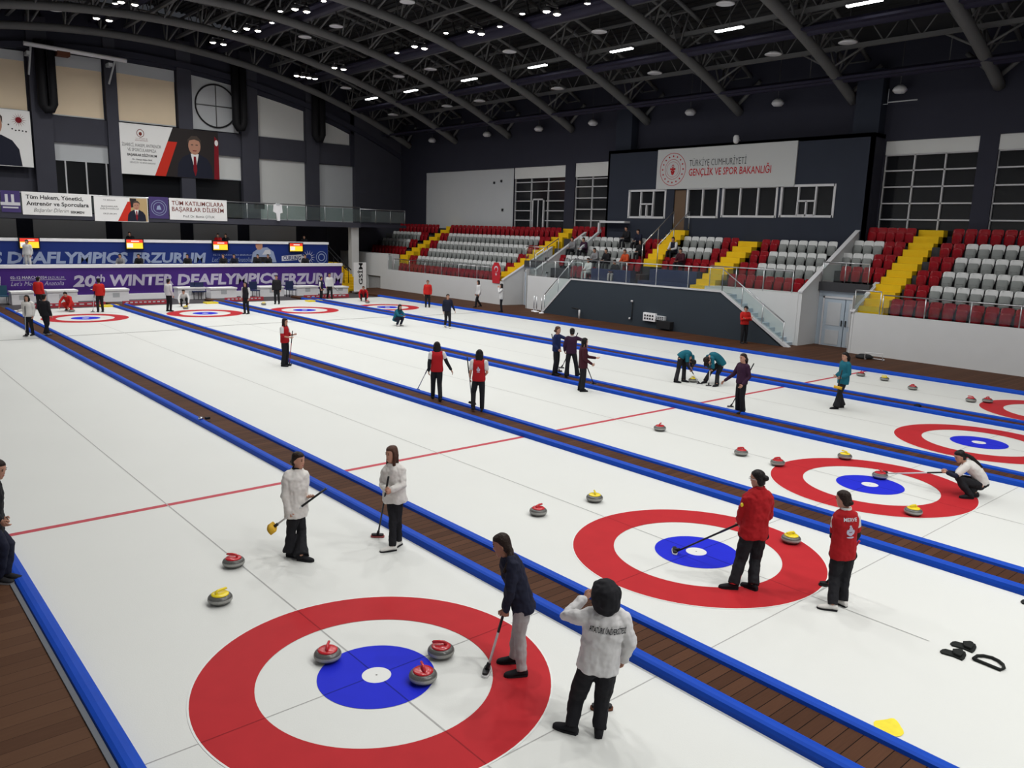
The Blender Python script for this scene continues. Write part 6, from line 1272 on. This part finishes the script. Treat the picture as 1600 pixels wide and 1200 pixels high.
b, F, J, _ = P('person in dark clothes at the far end near the corner benches', 502, 470, 95, -.05, hair='black', style='short', jacket='navy', sleeves=[('pale', .1, .6, .014)], vox=.022, H=1.5)
b, F, J, _ = P('person in white top standing at the far end before the corner bench', 515, 468, 150, -.05, hair='dark', style='short', jacket='pale', vox=.022, H=1.66, ov=WK, fit=1.08)
broom(vplane(b, 522, 449, .0), gnd(534, 461, .2), 'broom slanting beside the white topped person at the corner bench', across=RH)
b, F, J, _ = P('person in dark red top crouching at the last far house', 568, 470.5, 170, hair='brown', style='short', jacket='red', trousers='black', vox=.022, ov=CR_, H=1.6)
# on the tier and the terrace
def PT(label, px, Y, z, phi, **k):
    ov = k.pop('ov', {}); b = on(1, Y, px, 400); b = Vector((b.x, Y, z)); F = facing(phi); H = k.pop('H', 1.65)
    return b, person(label, pose(b, F, H, **ov), F, H=H, vox=.024, eyes=False, **k)
PT('person in white clothes standing on the tier under the leftmost screen', 43.5, 44.8, 1.66, 180, hair='black', style='short', jacket='pale', trousers='pale', fit=1.15, shoes='black')
SIT = dict(head=(0, .06, 1.12), neck=(0, .0, .97), lsh=(-.17, -.01, .92), rsh=(.17, -.01, .92), pel=(0, -.08, .46), lhip=(-.09, -.06, .46), rhip=(.09, -.06, .46), lkn=(-.11, .36, .48), rkn=(.11, .36, .48), lan=(-.11, .38, .075), ran=(.11, .38, .075), lel=(-.22, .08, .66), rel=(.22, .08, .66), lwr=(-.10, .30, .6), rwr=(.10, .30, .6), belly=(0, -.1, .7))
for px, c, hn, l in ((188, 'grey', 'black', 'person in grey seated on the tier below the word ERZURUM, left'), (217, 'black', 'black', 'person in black seated on the tier below the second screen'), (293, 'black', 'black', 'person in black seated on the tier beside the end of the word ERZURUM'), (349, 'black', 'dark', 'person in black seated on the tier below the printed date'), (366, 'navy', 'black', 'person in navy seated on the tier, right of the one below the printed date'), (403, 'black', 'black', 'person in black seated on the tier before the printed player'), (419, 'black', 'dark', 'person in black on the tier, right of the one before the printed player'), (477, 'black', 'black', 'person in black seated on the tier before the white sunburst')):
    PT(l, px, 44.75, 1.30, 180, hair=hn, style='short', jacket=c, fit=1.15, ov=SIT)
for px, c, l in ((205, 'black', 'person in black on the terrace above the second screen'), (342, 'red', 'person in dark red on the terrace above the third screen'), (354, 'black', 'person in black on the terrace right of the one in dark red'), (476, 'black', 'person in black on the terrace above the fourth screen')):
    PT(l, px, 47.2, 2.55, 180, hair='black', style='short', jacket=c, fit=1.15, ov=SIT)
# spectators in the stands
def SP_(label, k, y, dz, phi=-92, **kw):
    b = Vector((Xk(k)-0.3, y, floor_k(k, dz)+0.02)); F = Vector((-1, 0.0, 0)) if phi == -92 else facing(phi); H = 1.68
    return person(label, pose(b, F, H, **SIT), F, H=H, vox=.022, eyes=False, fit=1.16, **kw)
SP_('spectator in black coat seated below the booth wall, highest of the group', 4, 24.8, -.1, hair='black', style='short', jacket='black')
SP_('spectator in dark jacket seated directly right of the highest spectator', 4, 23.9, -.25, hair='dark', style='short', jacket='navy')
SP_('spectator in black and grey seated at the left of the group', 3, 28.35, -.25, hair='black', style='short', jacket='grey')
SP_('spectator in dark coat seated second from the left of the group', 3, 27.4, -.25, hair='black', style='short', jacket='purple')
SP_('spectator in black seated at the right end of the group by the narrow stairs', 3, 23.0, -.25, hair='black', style='long', jacket='black')
SP_('spectator in black and white in the middle of the group, left', 2, 25.7, -.25, hair='black', style='short', jacket='grey')
SP_('spectator in black and white in the middle of the group, right', 2, 24.8, -.25, hair='black', style='short', jacket='black')
SP_('spectator in orange jacket seated by the narrow stairs', 2, 23.4, -.25, hair='brown', style='short', jacket='orange', trousers='grey')
SP_('spectator in white trousers seated behind the landing railing', 1, 25.4, -.25, hair='dark', style='short', jacket='pale', trousers='pale')
SP_('spectator in grey seated low at the right of the spectator group', 1, 23.4, -.25, hair='black', style='short', jacket='black', trousers='greypants')
SP_('spectator in dark top and white sleeves right of the narrow stairs', 3, 20.75, -.05, hair='black', style='short', jacket='navy', sleeves=[('pale', 0, .95, .02)])
SP_('spectator in dark clothes alone among the dark red seats', 2, 19.6, -.05, hair='black', style='short', jacket='maroon')
bake_all()
from mathutils.bvhtree import BVHTree
for o, jk, bk in LATE:
    me = jk.data; w = wm(jk); tree = BVHTree.FromPolygons([w @ v.co for v in me.vertices], [tuple(p.vertices) for p in me.polygons])
    wo = wm(o); wi = wo.inverted()
    for v in o.data.vertices:
        p = wo @ v.co; h = tree.ray_cast(p+bk*0.25, -bk, 0.8)
        if h[0] is not None: v.co = wi @ (h[0]+bk*0.006)
